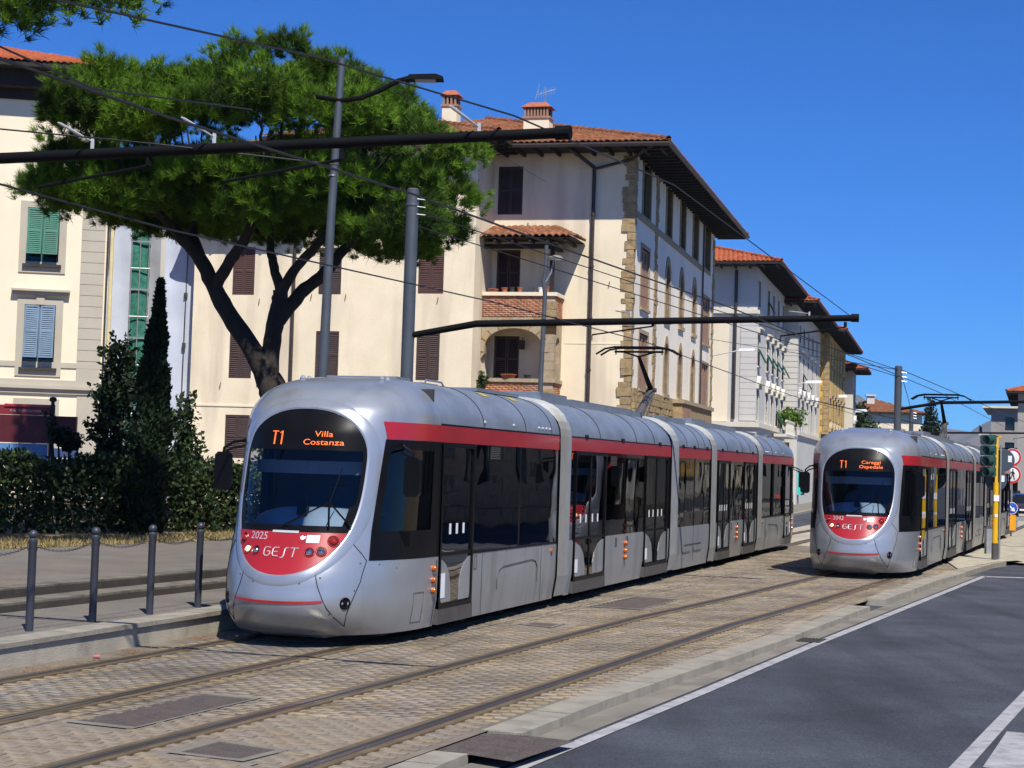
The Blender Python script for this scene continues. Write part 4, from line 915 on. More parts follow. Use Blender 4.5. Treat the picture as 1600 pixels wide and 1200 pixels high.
for r_ in rects_:
    w_ = win(b1, FY(0), r_[0], r_[1], r_[2], r_[3], None, .34, frame=M['sand2'], fw=.16, shut=False, sill=M['sand2'])
    mb = MB(); a, b, c, d = r_; n = 4
    mb.bx(FY(0), a+.02, b-.02, c+.02, d-.55, .05, .1)
    for k in range(3): mb.bx(FY(0), a+.02+(b-a-.04)*(k*2)/5, a+.02+(b-a-.04)*(k*2+1)/5, d-.55, d-.12, .05, .1)
    mb.bx(FY(0), a+.02, b-.02, d-.12, d-.02, .05, .1); mb.build('shutter', M['stone_pink'], w_)
for a, b, zb, zs, zt in arch:
    mb = MB(); mb.prism(FY(0), [(a, zb), (b, zb)]+pointed(a, b, zs, zt), .34, .37); w_ = mb.build('window', M['pane'], b1)
    mb = MB(); o = [(a-.2, zb), (b+.2, zb)]+pointed(a-.2, b+.2, zs, zt+.32); mb.wall(lambda p, q, d: Vector((p, -.04+d, q)), o, [[(a, zb+.001), (b, zb+.001)]+pointed(a, b, zs, zt)], .3)
    n = len(o); mb.add([Vector((p, -.04, q)) for p, q in o]+[Vector((p, .01, q)) for p, q in o], [(i, (i+1) % n, (i+1) % n+n, i+n) for i in range(n)]); mb.build('surround', M['sand2'], w_)
    mb = MB(); mb.bx(FY(0), a+.3, b-.02, zb, zs+.15, .12, .18); mb.build('shutter', M['stone_pink'], w_); mb = MB(); mb.bx(FY(0), a-.2, b+.2, zb-.16, zb, -.1, .3); mb.build('sill', M['sand2'], w_)
# string course, quoins, stone base
mb = MB(); mb.bx(FY(0), .45, 18.5, 11.98, 12.22, -.06, .0); mb.build('string_course', M['sand2'], b1)
mb = MB(); mb.bx(FX(0), 0.4, 2.6, 7.0, 7.06, -.012, 0); mb.build('wall_line', M['cream_b'], b1)
mb = MB(); mb.bx(FX(WX), WY, WL_, 4.2, 4.27, -.03, 0); mb.build('string_course', M['cream_b'], b1)
def quoin(x, zlo, zhi, corner=True):
    z = zlo; k = 0
    while z < zhi-.1:
        hh = random.uniform(.2, .38); hh = min(hh, zhi-z); lf = random.uniform(.2, .5); lx = random.uniform(.25, .5); mb = MB(); pr = random.uniform(.015, .06)
        if corner: mb.box(-pr, lx, -pr, lf if lf < .9 else .4, z+.012, z+hh-.012)
        else: mb.box(x-random.uniform(.2, .45), x+random.uniform(.2, .45), -pr, .02, z+.012, z+hh-.012)
        v = mb.v; mb.v = [(a+random.uniform(-.015, .015), b+random.uniform(-.015, .015), c+random.uniform(-.015, .015)) for a, b, c in v]
        mb.build('quoin_stone', M['sandstone'], b1); z += hh; k += 1
quoin(0, 4.2, 14.3); quoin(5.2, 5.2, 14.4, False); quoin(22.75, 5.0, 14.2, False)
V_ = []; mbs = MB()
for row in range(20):
    z = row*.27; x = .5
    while x < 22.4:
        l_ = random.uniform(.25, .7); p = random.uniform(.04, .12); mbs.box(x+.012, min(22.5, x+l_)-.012, -p, .01, z+.012, z+.26); x += l_
mbs.build('base_stonework', M['sandstone'], b1, kind='stuff')
mb = MB(); mb.box(10.2, 19.8, -.5, -.001, 0, 5.2); mb.build('bay_base', M['sandstone'], b1); mb = MB(); mb.box(10.1, 19.9, -.6, -.002, 5.2, 5.36); mb.build('bay_sill', M['sand2'], b1)
mb = MB(); mb.box(10.35, 12.6, -.53, -.5, 0, 5.05); mb.build('brick_panel', M['stone_pink'], b1)
# downpipes with their swan-neck heads
mb = MB(); mb.tube([(-1.45, 2.35, 14.4), (-1.2, 2.3, 14.35), (-.1, 1.62, 13.85), (-.1, 1.6, 13.6), (-.1, 1.6, 0)], .075, 8); mb.tube([(-1.45, -.9, 14.42), (-.9, -.4, 14.3), (-.1, .1, 14.15), (-.1, 1.6, 13.78)], .06, 8)
for z in range(2, 14, 2): mb.ring((-.1, 1.6, z), (0, 0, 1), [(.09, -.05), (.095, 0), (.09, .05)], 8)
mb.build('downpipe', M['pipe'], b1, 40)
mb = MB(); mb.tube([(WX-.1, 12.82, 11.1), (WX-.1, 12.82, 0)], .07, 8); mb.build('downpipe', M['pipe'], b1, 40); mb = MB(); mb.tube([(18.52, -.08, 14.4), (18.52, -.08, 5)], .045, 6); mb.build('downpipe', M['pipe'], b1, 40)
mb = MB(); mb.tube([(-1.55, -1.55, 14.45), (-1.55, 5.0, 14.45)], .085, 6); mb.tube([(-1.55, -1.55, 14.45), (24.4, -1.55, 14.45)], .085, 6); mb.build('gutter', M['pipe'], b1)
rf = hip_roof(b1, 0, 23, 0, 16.5, 14.55, 1.5, .30, M['tile'], M['wood'], seed=3)
rf2 = hip_roof(b1, WX, 8, WY+.1, WM, 14.55, 1.2, .30, M['tile'], M['wood'], seed=6)
rf3 = hip_roof(b1, WX, 10, WM+.05, WL_, 11.25, .6, .32, M['tile'], M['wood'], seed=9)
# chimneys
def chimney(x, y, z0, wx, wy, hb, n, nm='chimney'):
    mb = MB(); mb.box(x-wx/2, x+wx/2, y-wy/2, y+wy/2, z0-1.2, z0+hb); c_ = mb.build(nm, M['cream_b'], rf)
    mb = MB(); mb.box(x-wx/2-.05, x+wx/2+.05, y-wy/2-.05, y+wy/2+.05, z0+hb, z0+hb+.08); mb.box(x-wx/2+.1, x+wx/2-.1, y-wy/2+.1, y+wy/2-.1, z0+hb+.08, z0+hb+.45, 1)
    for k in range(n+1):
        yy = y-wy/2+.04+(wy-.14)*k/n
        for sx in (-1, 1): mb.box(x+sx*(wx/2-.02)-.05, x+sx*(wx/2-.02)+.05, yy, yy+.07, z0+hb+.08, z0+hb+.45)
    mb.build('flue_bricks', [M['stone_pink'], M['under']], c_)
    mb = MB(); q = .1; mb.add([(x-wx/2-q, y-wy/2-q, z0+hb+.45), (x+wx/2+q, y-wy/2-q, z0+hb+.45), (x+wx/2+q, y+wy/2+q, z0+hb+.45), (x-wx/2-q, y+wy/2+q, z0+hb+.45), (x-wx/4, y-wy/3, z0+hb+.68), (x+wx/4, y-wy/3, z0+hb+.68), (x+wx/4, y+wy/3, z0+hb+.68), (x-wx/4, y+wy/3, z0+hb+.68)], [(0, 1, 5, 4), (1, 2, 6, 5), (2, 3, 7, 6), (3, 0, 4, 7), (4, 5, 6, 7), (0, 3, 2, 1)]); mb.build('chimney_cap', M['pot'], c_)
chimney(2.0, 4.4, 15.75, .7, 1.05, .42, 7); chimney(1.8, 8.0, 16.25, .6, .62, .45, 3)
mb = MB()
for (x, y, z) in ((0, 4.2, 11.6), (0, 5.55, 11.4), (WX, 10.7, 8.5), (WX, 12.1, 8.5), (WX, 14.25, 8.3), (WX, 15.7, 8.3), (WX, 7.0, 8.4), (WX, 14.2, 5.1), (WX, 15.75, 5.0), (WX, 8.1, 5.1), (0, .9, 9.3)): mb.tube([(x-.02, y, z+.12), (x-.09, y-.03, z+.06), (x-.05, y+.02, z-.04), (x-.02, y+.03, z-.12)], .014, 5)
mb.build('wall_hooks', M['under'], b1, None, 'stuff')
mb = MB(); mb.tube([(-.02, 5.2, 4.1), (-.02, 3.2, 4.15), (-.02, 1.8, 4.1)], .012, 5); mb.build('wall_cable', M['under'], b1)
# TV antenna
ta = thing('tv_antenna', 'thin metal TV antenna on the tiled roof behind the wide chimney', 'antenna', (1.02, 72.5, 16.0))
mb = MB(); mb.tube([(0, 0, 0), (0, 0, 2.3)], .025, 6); mb.build('pole', M['steel'], ta)
mb = MB(); mb.tube([(-.3, 0, 1.95), (.45, 0, 2.2)], .015, 5)
for k in range(7): x = -.28+k*.11; mb.tube([(x, -.25, 1.96+.034*k), (x, .25, 1.96+.034*k)], .008, 4); mb.tube([(x, 0, 1.8+.034*k), (x, 0, 2.12+.034*k)], .008, 4)
mb.tube([(-.4, 0, 1.75), (-.25, 0, 2.4)], .012, 4); mb.build('elements', M['steel'], ta)
# loggia: brick parapets, arch, posts, tiled roof
LX = -1.3; LY0, LY1 = 2.72, 5.58
lg = b1
def bricks(p0, p1, z0, z1, fn, nm='brickwork'):
    V = []; F = []; T = []; mbq = MB(); row = 0; z = z0
    while z < z1-.02:
        p = p0-(.12 if row % 2 else 0)
        while p < p1:
            a, b = max(p, p0), min(p+.235, p1)
            if b-a > .03: mbq.bx(fn, a, b-.012, z, min(z+.062, z1), random.uniform(-.014, -.006), .02)
            p += .247
        z += .074; row += 1
    o = np_mesh(nm, mbq.v, mbq.f, M['brick'], lg, np.repeat(rng.random(len(mbq.f)//6), 6), 'stuff')
for z0, z1 in ((4.3, 5.42), (7.92, 8.72)):
    mb = MB(); mb.box(LX, LX+.25, LY0, LY1, z0, z1); mb.box(LX+.25, -.01, LY0, LY0+.25, z0, z1); mb.build('parapet', M['mortar'], lg)
    bricks(LY0+.42, LY1, z0, z1, FX(LX)); bricks(LX+.02, -.02, z0, z1, FY(LY0))
    mb = MB(); mb.box(LX-.08, LX+.33, LY0-.08, LY1, z1, z1+.14); mb.box(LX+.33, -.01, LY0-.08, LY0+.33, z1, z1+.14); mb.build('parapet_cap', M['sand2'] if z0 < 5 else M['cream_b'], lg)
    for k in range(int((z1-z0)/.3)):
        mb = MB(); mb.box(LX-.04, LX+.3, LY0-.04, LY0+random.uniform(.3, .48), z0+.3*k+.01, z0+.3*k+.29); mb.build('corner_stone', M['sandstone'], lg)
mb = MB(); mb.box(LX-.02, -.01, LY0, LY1, 7.62, 7.9); mb.box(LX+.02, -.01, LY0+.02, LY1, 4.1, 4.3); mb.box(LX+.02, -.01, LY0+.02, LY1, 10.72, 10.8); mb.build('floor_slab', M['sand2'], lg)
for k in range(7):
    mb = MB(); mb.box(LX-.035, LX+.2, LY0+.41*k+.01, LY0+.41*(k+1)-.01, 7.62, 7.9); mb.build('band_stone', M['sandstone'] if k % 3 == 1 else M['sand2'], lg)
for k in range(5):
    mb = MB(); z = 5.56+k*.34; mb.box(LX-.01, LX+.34, LY0, LY0+.42, z+.005, z+.335); mb.build('pillar_stone', M['sand2'], lg)
ar = [(LY0+.42, 7.25), (LY0+.42, 7.62), (LY1, 7.62), (LY1, 6.55)]
arc = [(LY1-.12-(LY1-.12-LY0-.42)*(.5-.5*math.cos(math.pi*k/12)), 6.5+.98*math.sin(math.pi*k/12)**.7) for k in range(13)]
mb = MB(); poly = [(LY1, 7.62), (LY1, 6.3)]+[(p, z) for p, z in arc]+[(LY0+.42, 7.62)]; mb.prism(FX(LX), poly, 0, .3); mb.build('arch', M['sand2'], lg)
for k in range(9):
    a0 = math.pi*(k+.06)/9; a1 = math.pi*(k+.94)/9; c_ = (LY1-.12+LY0+.42)/2; rr_ = (LY1-.12-LY0-.42)/2
    q = lambda a, e: (c_+(rr_+e)*math.cos(a), 6.5+(.98+e)*math.sin(a)**.7)
    mb = MB(); mb.prism(FX(LX), [q(a0, 0), q((a0+a1)/2, 0), q(a1, 0), q(a1, .22), q((a0+a1)/2, .22), q(a0, .22)], -.03, .2); mb.build('voussoir', M['sandstone'] if k % 2 else M['sand2'], lg)
mb = MB(); sa = [(-.95, 5.6), (-.35, 5.6)]+[(-.65+.3*math.cos(math.pi*k/8), 6.9+.3*math.sin(math.pi*k/8)) for k in range(9)]; mb.wall(FY(LY0), rect(LX+.34, -.01, 5.56, 7.62), [[(-.95, 6.2), (-.35, 6.2)]+sa[2:]], .25); mb.build('side_arch', M['sand2'], lg)
mb = MB(); mb.box(LX+.04, LX+.2, LY0+.1, LY0+.26, 8.86, 10.7); mb.build('post', M['wood'], lg)
mb = MB(); mb.box(LX+.02, LX+.22, LY0, LY1, 10.55, 10.72); mb.box(LX, -.01, LY0+.05, LY0+.25, 10.55, 10.72)
for k in range(6): mb.box(-1.95, -.01, LY0-.5+k*.68, LY0-.4+k*.68, 10.73, 10.83)
mb.build('roof_beam', M['wood'], lg)
mb = MB(); e0, e1, ex = LY0-.85, LY1+.0, -2.0
mb.add([(ex, e1, 10.86), (ex, e0, 10.86), (-.02, e0, 10.86), (-.02, LY0+.4, 11.5), (-.02, e1, 11.5)], [(0, 1, 3, 4), (1, 2, 3), (0, 1, 2)]); lr = mb.build('loggia_roof', M['wood'], lg)
tile_slope(lr, M['tile'], (ex, e1, 10.9), (ex, e0, 10.9), (-.02, LY0+.4, 11.53), (-.02, e1, 11.53), 21, hgt=.1, pitch=.26); tile_slope(lr, M['tile'], (ex, e0, 10.9), (-.02, e0, 10.9), (-.02, LY0+.4, 11.53), (-.06, LY0+.4, 11.53), 22, hgt=.1, pitch=.26)
# wall lantern in the lower loggia
mb = MB(); mb.box(-.3, -.12, 4.15, 4.33, 6.75, 7.1); mb.tube([(0, 4.24, 7.2), (-.2, 4.24, 7.2), (-.2, 4.24, 7.1)], .015, 5); mb.build('wall_lantern', M['under'], b1)
E_ = lambda x, y, z: b1.matrix_basis @ Vector((x, y, z))
bpy.context.view_layer.update()
def pot(loc, r, h, m, label, grp):
    mb = MB(); mb.ring((0, 0, 0), (0, 0, 1), [(0, 0), (r*.7, 0), (r, h*.85), (r*1.1, h*.86), (r*1.1, h), (r*.9, h), (r*.85, h*.8), (0, h*.8)], 14); o = mb.build('flower_pot', m, None, 40); o.location = loc
    return tag(o, label, 'flower pot', grp)
for y, r, h, m, l in ((5.2, .2, .13, 'pot', 'low red-brown flower trough, leftmost on the brick loggia parapet'), (4.75, .12, .18, 'pot', 'terracotta pot beside the low trough on the loggia parapet'), (4.45, .1, .2, 'under', 'dark flower pot, third from left on the upper loggia parapet'), (4.15, .1, .2, 'pot', 'brown flower pot, fourth from left on the upper loggia parapet'), (3.55, .08, .18, 'dgrey', 'small grey pot left of the white pot on the parapet'), (3.33, .09, .2, 'white', 'white flower pot on the upper loggia parapet'), (3.05, .11, .22, 'pot', 'terracotta pot at the right end of the loggia parapet')):
    pot(E_(LX+.12, y, 8.86), r, h, M[m], l, 'pots on the loggia parapets')
pot(E_(LX+.12, 4.5, 5.56), .3, .16, M['pot'], 'wide terracotta trough on the lower loggia parapet', 'pots on the loggia parapets'); pot(E_(LX+.12, 3.75, 5.56), .14, .15, M['under'], 'dark bowl pot on the lower loggia parapet right of the trough', 'pots on the loggia parapets')
# ---- left house
h0 = 80
b0 = thing('pale_house', 'pale cream and grey house with green and blue shutters at the left edge', 'house', (-15.62, 66, 0), R(10))   # x right along the wall, y away
wf = lambda p, q, d: Vector((p, d, q))
W0 = [(-3.05, -1.86, 9.43, 11.5, 'green_shut'), (-3.02, -1.87, 5.49, 7.79, 'blue_shut'), (-3.02, -1.87, 1.8, 3.98, 'brown_shut'), (-6.6, -5.4, 9.43, 11.5, 'green_shut'), (-6.6, -5.4, 5.49, 7.79, 'blue_shut')]
mb = MB(); mb.wall(wf, rect(-12, 0, 0, 15.95), [rect(*h[:4]) for h in W0], .3); mb.wall(lambda p, q, d: Vector((-d-.14*p, p, q)), rect(0, 12, 0, 15.95), [], .1); mb.build('wall', M['cream_b'], b0)
for h in W0:
    z0 = h[2]; pa, pb = h[0], h[1]; mb = MB(); mb.bx(wf, pa, pb, z0, h[3], .2, .24); w_ = mb.build('window', M['pane'], b0); pm = (pa+pb)/2
    mb = MB(); mb.wall(lambda p, q, d: Vector((p, d-.05, q)), rect(pa-.27, pb+.27, z0-.42, h[3]+.24), [rect(pa, pb, z0, h[3])], .2); o = rect(pa-.27, pb+.27, z0-.42, h[3]+.24); mb.add([wf(p, q, -.05) for p, q in o]+[wf(p, q, .01) for p, q in o], [(i, (i+1) % 4, (i+1) % 4+4, i+4) for i in range(4)]); mb.build('surround', M['grey_stone'], w_)
    m = M[h[4]]; zm = z0+(h[3]-z0)*.5
    for a, b in ((pa+.02, pm-.03), (pm+.03, pb-.02)):
        shutter(w_, wf, a, b, z0+.25, h[3]-.02, m, -.08, -.04, tilt=.16)
    mb = MB(); mb.bx(wf, pa-.12, pb+.12, z0-.2, z0-.1, -.18, .02); mb.bx(wf, pm-.04, pm+.04, z0-.1, h[3], -.03, .1, 1); mb.build('sill', [M['under'], m], w_)
    if h[4] == 'blue_shut':
        mb = MB(); mb.bx(wf, pa-.5, pb+.5, h[3]+.5, h[3]+.58, -.28, .0); mb.bx(wf, pa-.46, pb+.46, h[3]+.36, h[3]+.5, -.16, .0); mb.bx(wf, pm-.15, pm+.15, h[3], h[3]+.36, -.1, .0); mb.build('lintel', M['grey_stone'], w_)
mb = MB(); mb.bx(wf, -1.02, -.14, 4.75, 14, -.04, 0); mb.build('pilaster', M['grey_stone'], b0)
mb = MB(); mb.bx(wf, -12, -.02, 5.42, 5.62, -.045, 0); mb.bx(wf, -12, -.02, 4.72, 4.95, -.05, 0); mb.bx(wf, -12, .04, 4.6, 4.72, -.2, 0); mb.bx(wf, -12, .02, 4.42, 4.6, -.09, 0); mb.bx(wf, -.95, -.14, 0, 4.42, -.04, 0); mb.build('cornice', M['grey_stone'], b0)
for k in range(22):
    mb = MB(); z = 5.7+k*.42; mb.bx(wf, -1.01, -.15, z+.01, min(z+.41, 14), -.055, -.039); mb.build('pilaster_stone', M['grey_stone'], b0)
mb = MB(); mb.tube([(.12, -.08, 15.8), (.12, -.08, 0)], .075, 8); mb.build('downpipe', M['pipe_y'], b0, 40)
mb = MB(); mb.tube([(-.04, -.04, 14), (-.04, -.04, 4.9)], .04, 6); mb.build('cable', M['under'], b0)
mb = MB(); mb.add([(-13, -1.25, 16.8), (.45, -1.25, 16.8), (.45, 13, 16.8), (-13, 13, 16.8), (-6, 6, 18.9), (-5.5, 6, 18.9)], [(0, 1, 5, 4), (1, 2, 5), (2, 3, 4, 5), (3, 0, 4)]); mb.add([(-13, -1.25, 16.65), (.45, -1.25, 16.65), (.45, 13, 16.65), (-13, 13, 16.65), (-13, -1.25, 16.8), (.45, -1.25, 16.8), (.45, 13, 16.8), (-13, 13, 16.8)], [(0, 1, 2, 3), (0, 1, 5, 4), (1, 2, 6, 5)])
r0 = mb.build('roof', M['wood'], b0); tile_slope(r0, M['tile_red'], (-13, -1.3, 16.84), (.45, -1.3, 16.84), (-5.5, 6, 18.95), (-6, 6, 18.95), 31)
mb = MB(); mb.bx(wf, -12.1, .1, 15.6, 16.0, -.12, .0); mb.bx(wf, -12.4, .4, 16.0, 16.64, -.6, .0); mb.build('eave_cornice', M['wood'], b0)
# scaffolded house between them
sc = thing('scaffolded_house', 'house wrapped in white sheeting and a strip of green scaffold netting', 'house', (-15.95, 71.2, 0), R(4))
M['sheet'] = mat('white_sheeting', (.47, .51, .60), .6, var=.09, scale=.7, bump=.3, bscale=3); M['net'] = mat('green_netting', (.045, .17, .13), 1.0, var=.45, scale=5, bump=.6, bscale=8, spec=.05); M['mid_grey'] = mat('mid_grey_render', (.30, .285, .27), .9, var=.12, scale=.6); M['sheet_g'] = mat('grey_sheeting', (.30, .31, .34), .6, var=.15, scale=1)
def sheetp(x0, x1, m, nm, y=0):
    mb = MB(); mb.grid(lambda a, b: Vector((a, y-.05*math.sin(a*5+b*.7)-.03*math.sin(b*3.1), b)), [x0+(x1-x0)*i/10 for i in range(11)], [i*.6 for i in range(22)]); return mb.build(nm, m, sc, 60)
mb = MB(); mb.box(-1.3, 2.8, .7, 5, 0, 12.8); mb.build('wall', M['pale'], sc)
sheetp(-1.2, .05, M['sheet'], 'sheeting'); n_ = sheetp(.05, .80, M['net'], 'netting'); sheetp(.80, 1.25, M['sheet_g'], 'sheeting'); sheetp(1.80, 3.22, M['sheet'], 'sheeting', -2.75)
mb = MB()
for z in range(1, 13, 2): mb.box(.05, .85, -.14, -.09, z-.02, z+.05); mb.tube([(.05, -.12, z+.9), (.85, -.12, z+.9)], .025, 5)
for x in (.08, .42, .78): mb.tube([(x, -.12, 0), (x, -.12, 13)], .025, 5)
mb.build('scaffold_tubes', M['steel'], sc)
mb = MB(); mb.tube([(2.65, -2.85, 0), (2.7, -2.85, 12.8)], .02, 5)
for z in (4.5, 6.5, 8.5, 10.5): mb.box(2.6, 2.74, -2.88, -2.82, z, z+.2)
mb.build('tie_rope', M['under'], sc); mb = MB(); mb.box(3.2, 3.34, -2.8, -2.76, 5.5, 12.8); mb.build('blue_edge', mat('blue_sheet', (.05, .2, .5), .6), sc)
# ---- the street facades beyond
def street_house(name, label, a0, a1, off, ztop, m, rows, bays, tm, green=(), base=5.4, depth=14, roofm='tile_red', ov=1.6, front=True, quoins=None):
    O = fac(a0, off); b = place(name, label, 'house', O, 14.3); L = a1-a0
    hs = [(c-w_/2, c+w_/2, z0, z1) for (z0, z1) in rows for c, w_ in bays]
    mb = MB(); mb.wall(FY(0), rect(0, L, base, ztop), [rect(*h) for h in hs], .3); mb.wall(FX(0), rect(0, depth, base, ztop), [], .1); mb.wall(lambda p, q, d: Vector((L-d, p, q)), rect(0, depth, 0, ztop), [], .1); mb.build('wall', m, b)
    mb = MB(); mb.box(-.12, L+.02, -.12, depth, 0, base-.3); mb.build('base', M['pale'], b); mb = MB(); mb.box(-.3, L+.1, -.3, depth, base-.3, base); mb.build('cornice', M['pale_w'] if 'pale' in name else m, b)
    for i, h in enumerate(hs):
        r_ = i//len(bays)
        w_ = win(b, FY(0), *h, M['dgreen'], .22, sill=tm, frame=tm, fw=.13, shut=False, tiltm=M['dgreen'] if i in green else None)
        if r_ < len(rows)-1:
            mb = MB(); p0, p1, z1 = h[0]-.3, h[1]+.3, h[3]; mb.bx(FY(0), p0, p1, z1+.3, z1+.42, -.3, 0)
            if r_ == 0: mb.prism(FY(0), [(p0, z1+.42), (p1, z1+.42), ((p0+p1)/2, z1+.9)], -.26, 0)
            for x in (p0+.1, p1-.1): mb.bx(FY(0), x-.1, x+.1, z1+.05, z1+.3, -.2, 0)
            mb.build('hood', tm, w_)
    rf = hip_roof(b, 0, L, 0, depth, ztop+.05, ov, .3, M[roofm], M['wood'], raf=.9, seed=int(a0), pitch=.3)
    mb = MB(); mb.tube([(-ov-.08, -ov, ztop), (L+ov, -ov-.08, ztop)], .08, 6) if False else None
    if quoins:
        for k in range(int((ztop-base)/.5)):
            z = base+.5*k; lw = .75 if k % 2 else .5; mb = MB(); mb.box(-.04, lw*(1 if quoins else .5), -.05, .62 if k % 2 else .45, z+.015, min(z+.485, ztop)); mb.build('quoin_stone', quoins, b)
    return b
bays2 = [(.6+.35, 1.3), (6.6, 1.3), (10.0, 1.3), (13.4, 1.3), (17.2, 1.3)]
b2 = street_house('pale_house', 'pale grey plastered house with green awning shutters next to the cream house', 43.7, 62.2, 0, 15.3, M['pale'], [(5.55, 7.5), (9.0, 11.0), (12.68, 14.4)], bays2, M['pale_w'], green=(3, 4, 5, 6, 7, 8, 9, 11))
mb = MB(); mb.bx(FY(0), 0.05, 18.4, 12.25, 12.5, -.14, 0); mb.bx(FY(0), .02, 18.4, 11.85, 12.0, -.05, 0); mb.bx(FX(0), -.05, 3.4, 12.25, 12.5, -.14, 0); mb.bx(FX(0), -.02, 3.4, 11.9, 12.0, -.05, 0); mb.build('string_course', M['pale_w'], b2)
mb = MB(); mb.bx(FX(0), 1.75, 14, base_ if False else 5.45, 11.8, -.02, 0); mb.build('cream_panel', M['cream_b'], b2)
mb = MB(); mb.tube([(-.1, 1.36, 15), (-.1, 1.36, 5.6)], .1, 8); mb.build('downpipe', M['pipe'], b2)
for k in range(16):
    mb = MB(); z = 5.5+k*.4; mb.box(-.045, .0, .05, 1.0, z+.01, z+.39); mb.box(-.045, .5, -.04, .05, z+.01, z+.39); mb.build('quoin_stone', M['pale'], b2)
bal = bpy.data.objects.new('balcony', None); COL.objects.link(bal); bal.parent = b2
mb = MB(); mb.box(9.0, 17.5, -1.2, -.31, 4.75, 4.95); mb.build('balcony_slab', M['pale'], bal); mb = MB(); mb.box(9.0, 17.5, -1.2, -1.05, 5.75, 5.9); mb.build('balcony_rail', M['pale_w'], bal)
for k in range(15):
    mb = MB(); mb.ring((9.3+k*.57, -1.12, 4.95), (0, 0, 1), [(.08, 0), (.05, .1), (.11, .3), (.06, .6), (.08, .8)], 8); mb.build('baluster', M['pale_w'], bal, 40)
b3 = street_house('pale_house', 'grey banded stone house with hooded windows, the middle of the street row', 62.7, 85.3, -.9, 14.75, M['pale_w'], [(5.5, 7.8), (8.5, 11.05), (12.0, 13.3)], [(2.0, 1.2), (5.6, 1.2), (9.9, 1.3), (14.1, 1.3), (18.6, 1.3)], M['pale'], green=(6,), quoins=None)
for k in range(20):
    mb = MB(); z = 5.45+k*.42; mb.box(-.05, 1.0, -.05, 1.0, z+.02, z+.40); mb.build('quoin_stone', M['pale'], b3)
b4 = street_house('ochre_house', 'ochre yellow house with brown quoins at the far end of the row', 86, 110, -1.6, 14.6, M['ochre'], [(3.5, 6.0), (7.2, 8.9), (9.3, 11.4), (12.2, 13.8)], [(3.0, 1.1), (7.0, 1.1), (11.0, 1.1), (15.0, 1.1), (19.6, 1.1)], M['sand2'], quoins=M['sandstone'], base=2.0)
b5 = street_house('pale_house', 'far off-white house with a small overhanging roof beyond the ochre house', 112, 117, -2.3, 12.9, M['pale_w'], [(5.5, 7.5), (9, 11)], [(2.5, 1.1)], M['pale'], ov=1.5, depth=8)
def block(name, label, x, y, rz, w_, d_, h_, m, roofm, rows, cols, slope=.3, ov=.9, flat_=False):
    b = thing(name, label, 'house', (x, y, -.05), rz); fy = FY(0)
    hs = [(w_*(c+.5)/cols-.5, w_*(c+.5)/cols+.5, z0, z0+1.5) for z0 in rows for c in range(cols)]
    fx = FX(0); hs2 = [(d_*(c+.5)/cols-.5, d_*(c+.5)/cols+.5, z0, z0+1.5) for z0 in rows for c in range(cols)]
    mb = MB(); mb.wall(fy, rect(0, w_, 0, h_), [rect(*h) for h in hs], .2); mb.wall(fx, rect(0, d_, 0, h_), [rect(*h) for h in hs2], .2); mb.box(w_-.02, w_, 0, d_, 0, h_); mb.box(0, w_, d_-.02, d_, 0, h_); mb.build('wall', m, b)
    for f_, H_ in ((fy, hs), (fx, hs2)):
        for h in H_: mb = MB(); mb.bx(f_, *h, .18, .2); mb.build('window', M['pane'], b)
    if flat_:
        mb = MB(); mb.box(-ov, w_+ov, -ov, d_+ov, h_, h_+.25); mb.build('roof', M['pale_w'], b)
    else: hip_roof(b, 0, w_, 0, d_, h_, ov, slope, M[roofm], M['wood'], raf=2, seed=int(x), pitch=.4)
    return b
fh = block('far_house', 'white house with a brown tiled hip roof closing the far end of the street', 44, 232, R(-6), 11, 12, 10.9, M['cream'], 'tile', (3.5, 6.8), 3)
mb = MB(); mb.box(4, 5, 3, 4, 12.0, 13.2); mb.box(3.8, 5.2, 2.8, 4.2, 13.2, 13.4); mb.build('chimney', M['pale'], fh)
block('far_house', 'low pale building with a red roof far down the street under the hills', 62, 330, R(-10), 12, 10, 8.2, M['pale_w'], 'tile_red', (2, 5), 4)
block('far_house', 'long grey flat-roofed building far away below the hills', 72, 400, R(-4), 24, 12, 9.5, M['pale'], 'tile', (2, 5), 6, flat_=True)
block('corner_house', 'grey house with red roof and dark eaves at the right edge of the view', 44.0, 150, R(-17), 14, 24, 10.0, M['mid_grey'], 'tile_red', (2, 5.2), 6, ov=1.0)
bl = block('balcony_block', 'pale flat-roofed apartment block with dark balconies behind the signs', 52.8, 190, R(-17), 16, 20, 10.2, M['mid_grey'], 'tile', (2, 5, 7.8), 4, flat_=True)
for z in (4.2, 7.2):
    mb = MB(); mb.box(-1.3, 0, .2, 9, z, z+.2); mb.box(-1.3, -1.2, .2, 9, z+.2, z+1.1, 1); mb.build('balcony', [M['pale_w'], M['dgrey']], bl)
# the houses across the road, outside the frame but mirrored in the tram windows
pz = thing('stone_palazzo', 'tan stone palazzo with arched windows across the road, mirrored in the tram windows', 'house', (19.6, 38, -.1), R(72.5))
xs = [2+4.2*k for k in range(12)]
hs = [[(x, 1.6), (x+1.3, 1.6)]+[(x+.65+.65*math.cos(math.pi*k/8), 3.6+.65*math.sin(math.pi*k/8)) for k in range(9)] for x in xs]+[rect(x, x+1.3, 6.2, 8.6) for x in xs]
wf2 = lambda p, q, d: Vector((p, -d, q))
mb = MB(); mb.wall(wf2, rect(0, 53, 0, 12), hs, .3); mb.box(0, 53, -10, -9.9, 0, 12); mb.box(0, .1, -10, -.31, 0, 12); mb.box(52.9, 53, -10, -.31, 0, 12); mb.build('wall', M['sand2'], pz)
for L in hs: mb = MB(); mb.prism(wf2, L, .26, .29); mb.build('window', M['pane'], pz)
mb = MB(); mb.box(-.8, 53.8, -10.8, .8, 12, 12.3); mb.build('roof', M['wood'], pz)
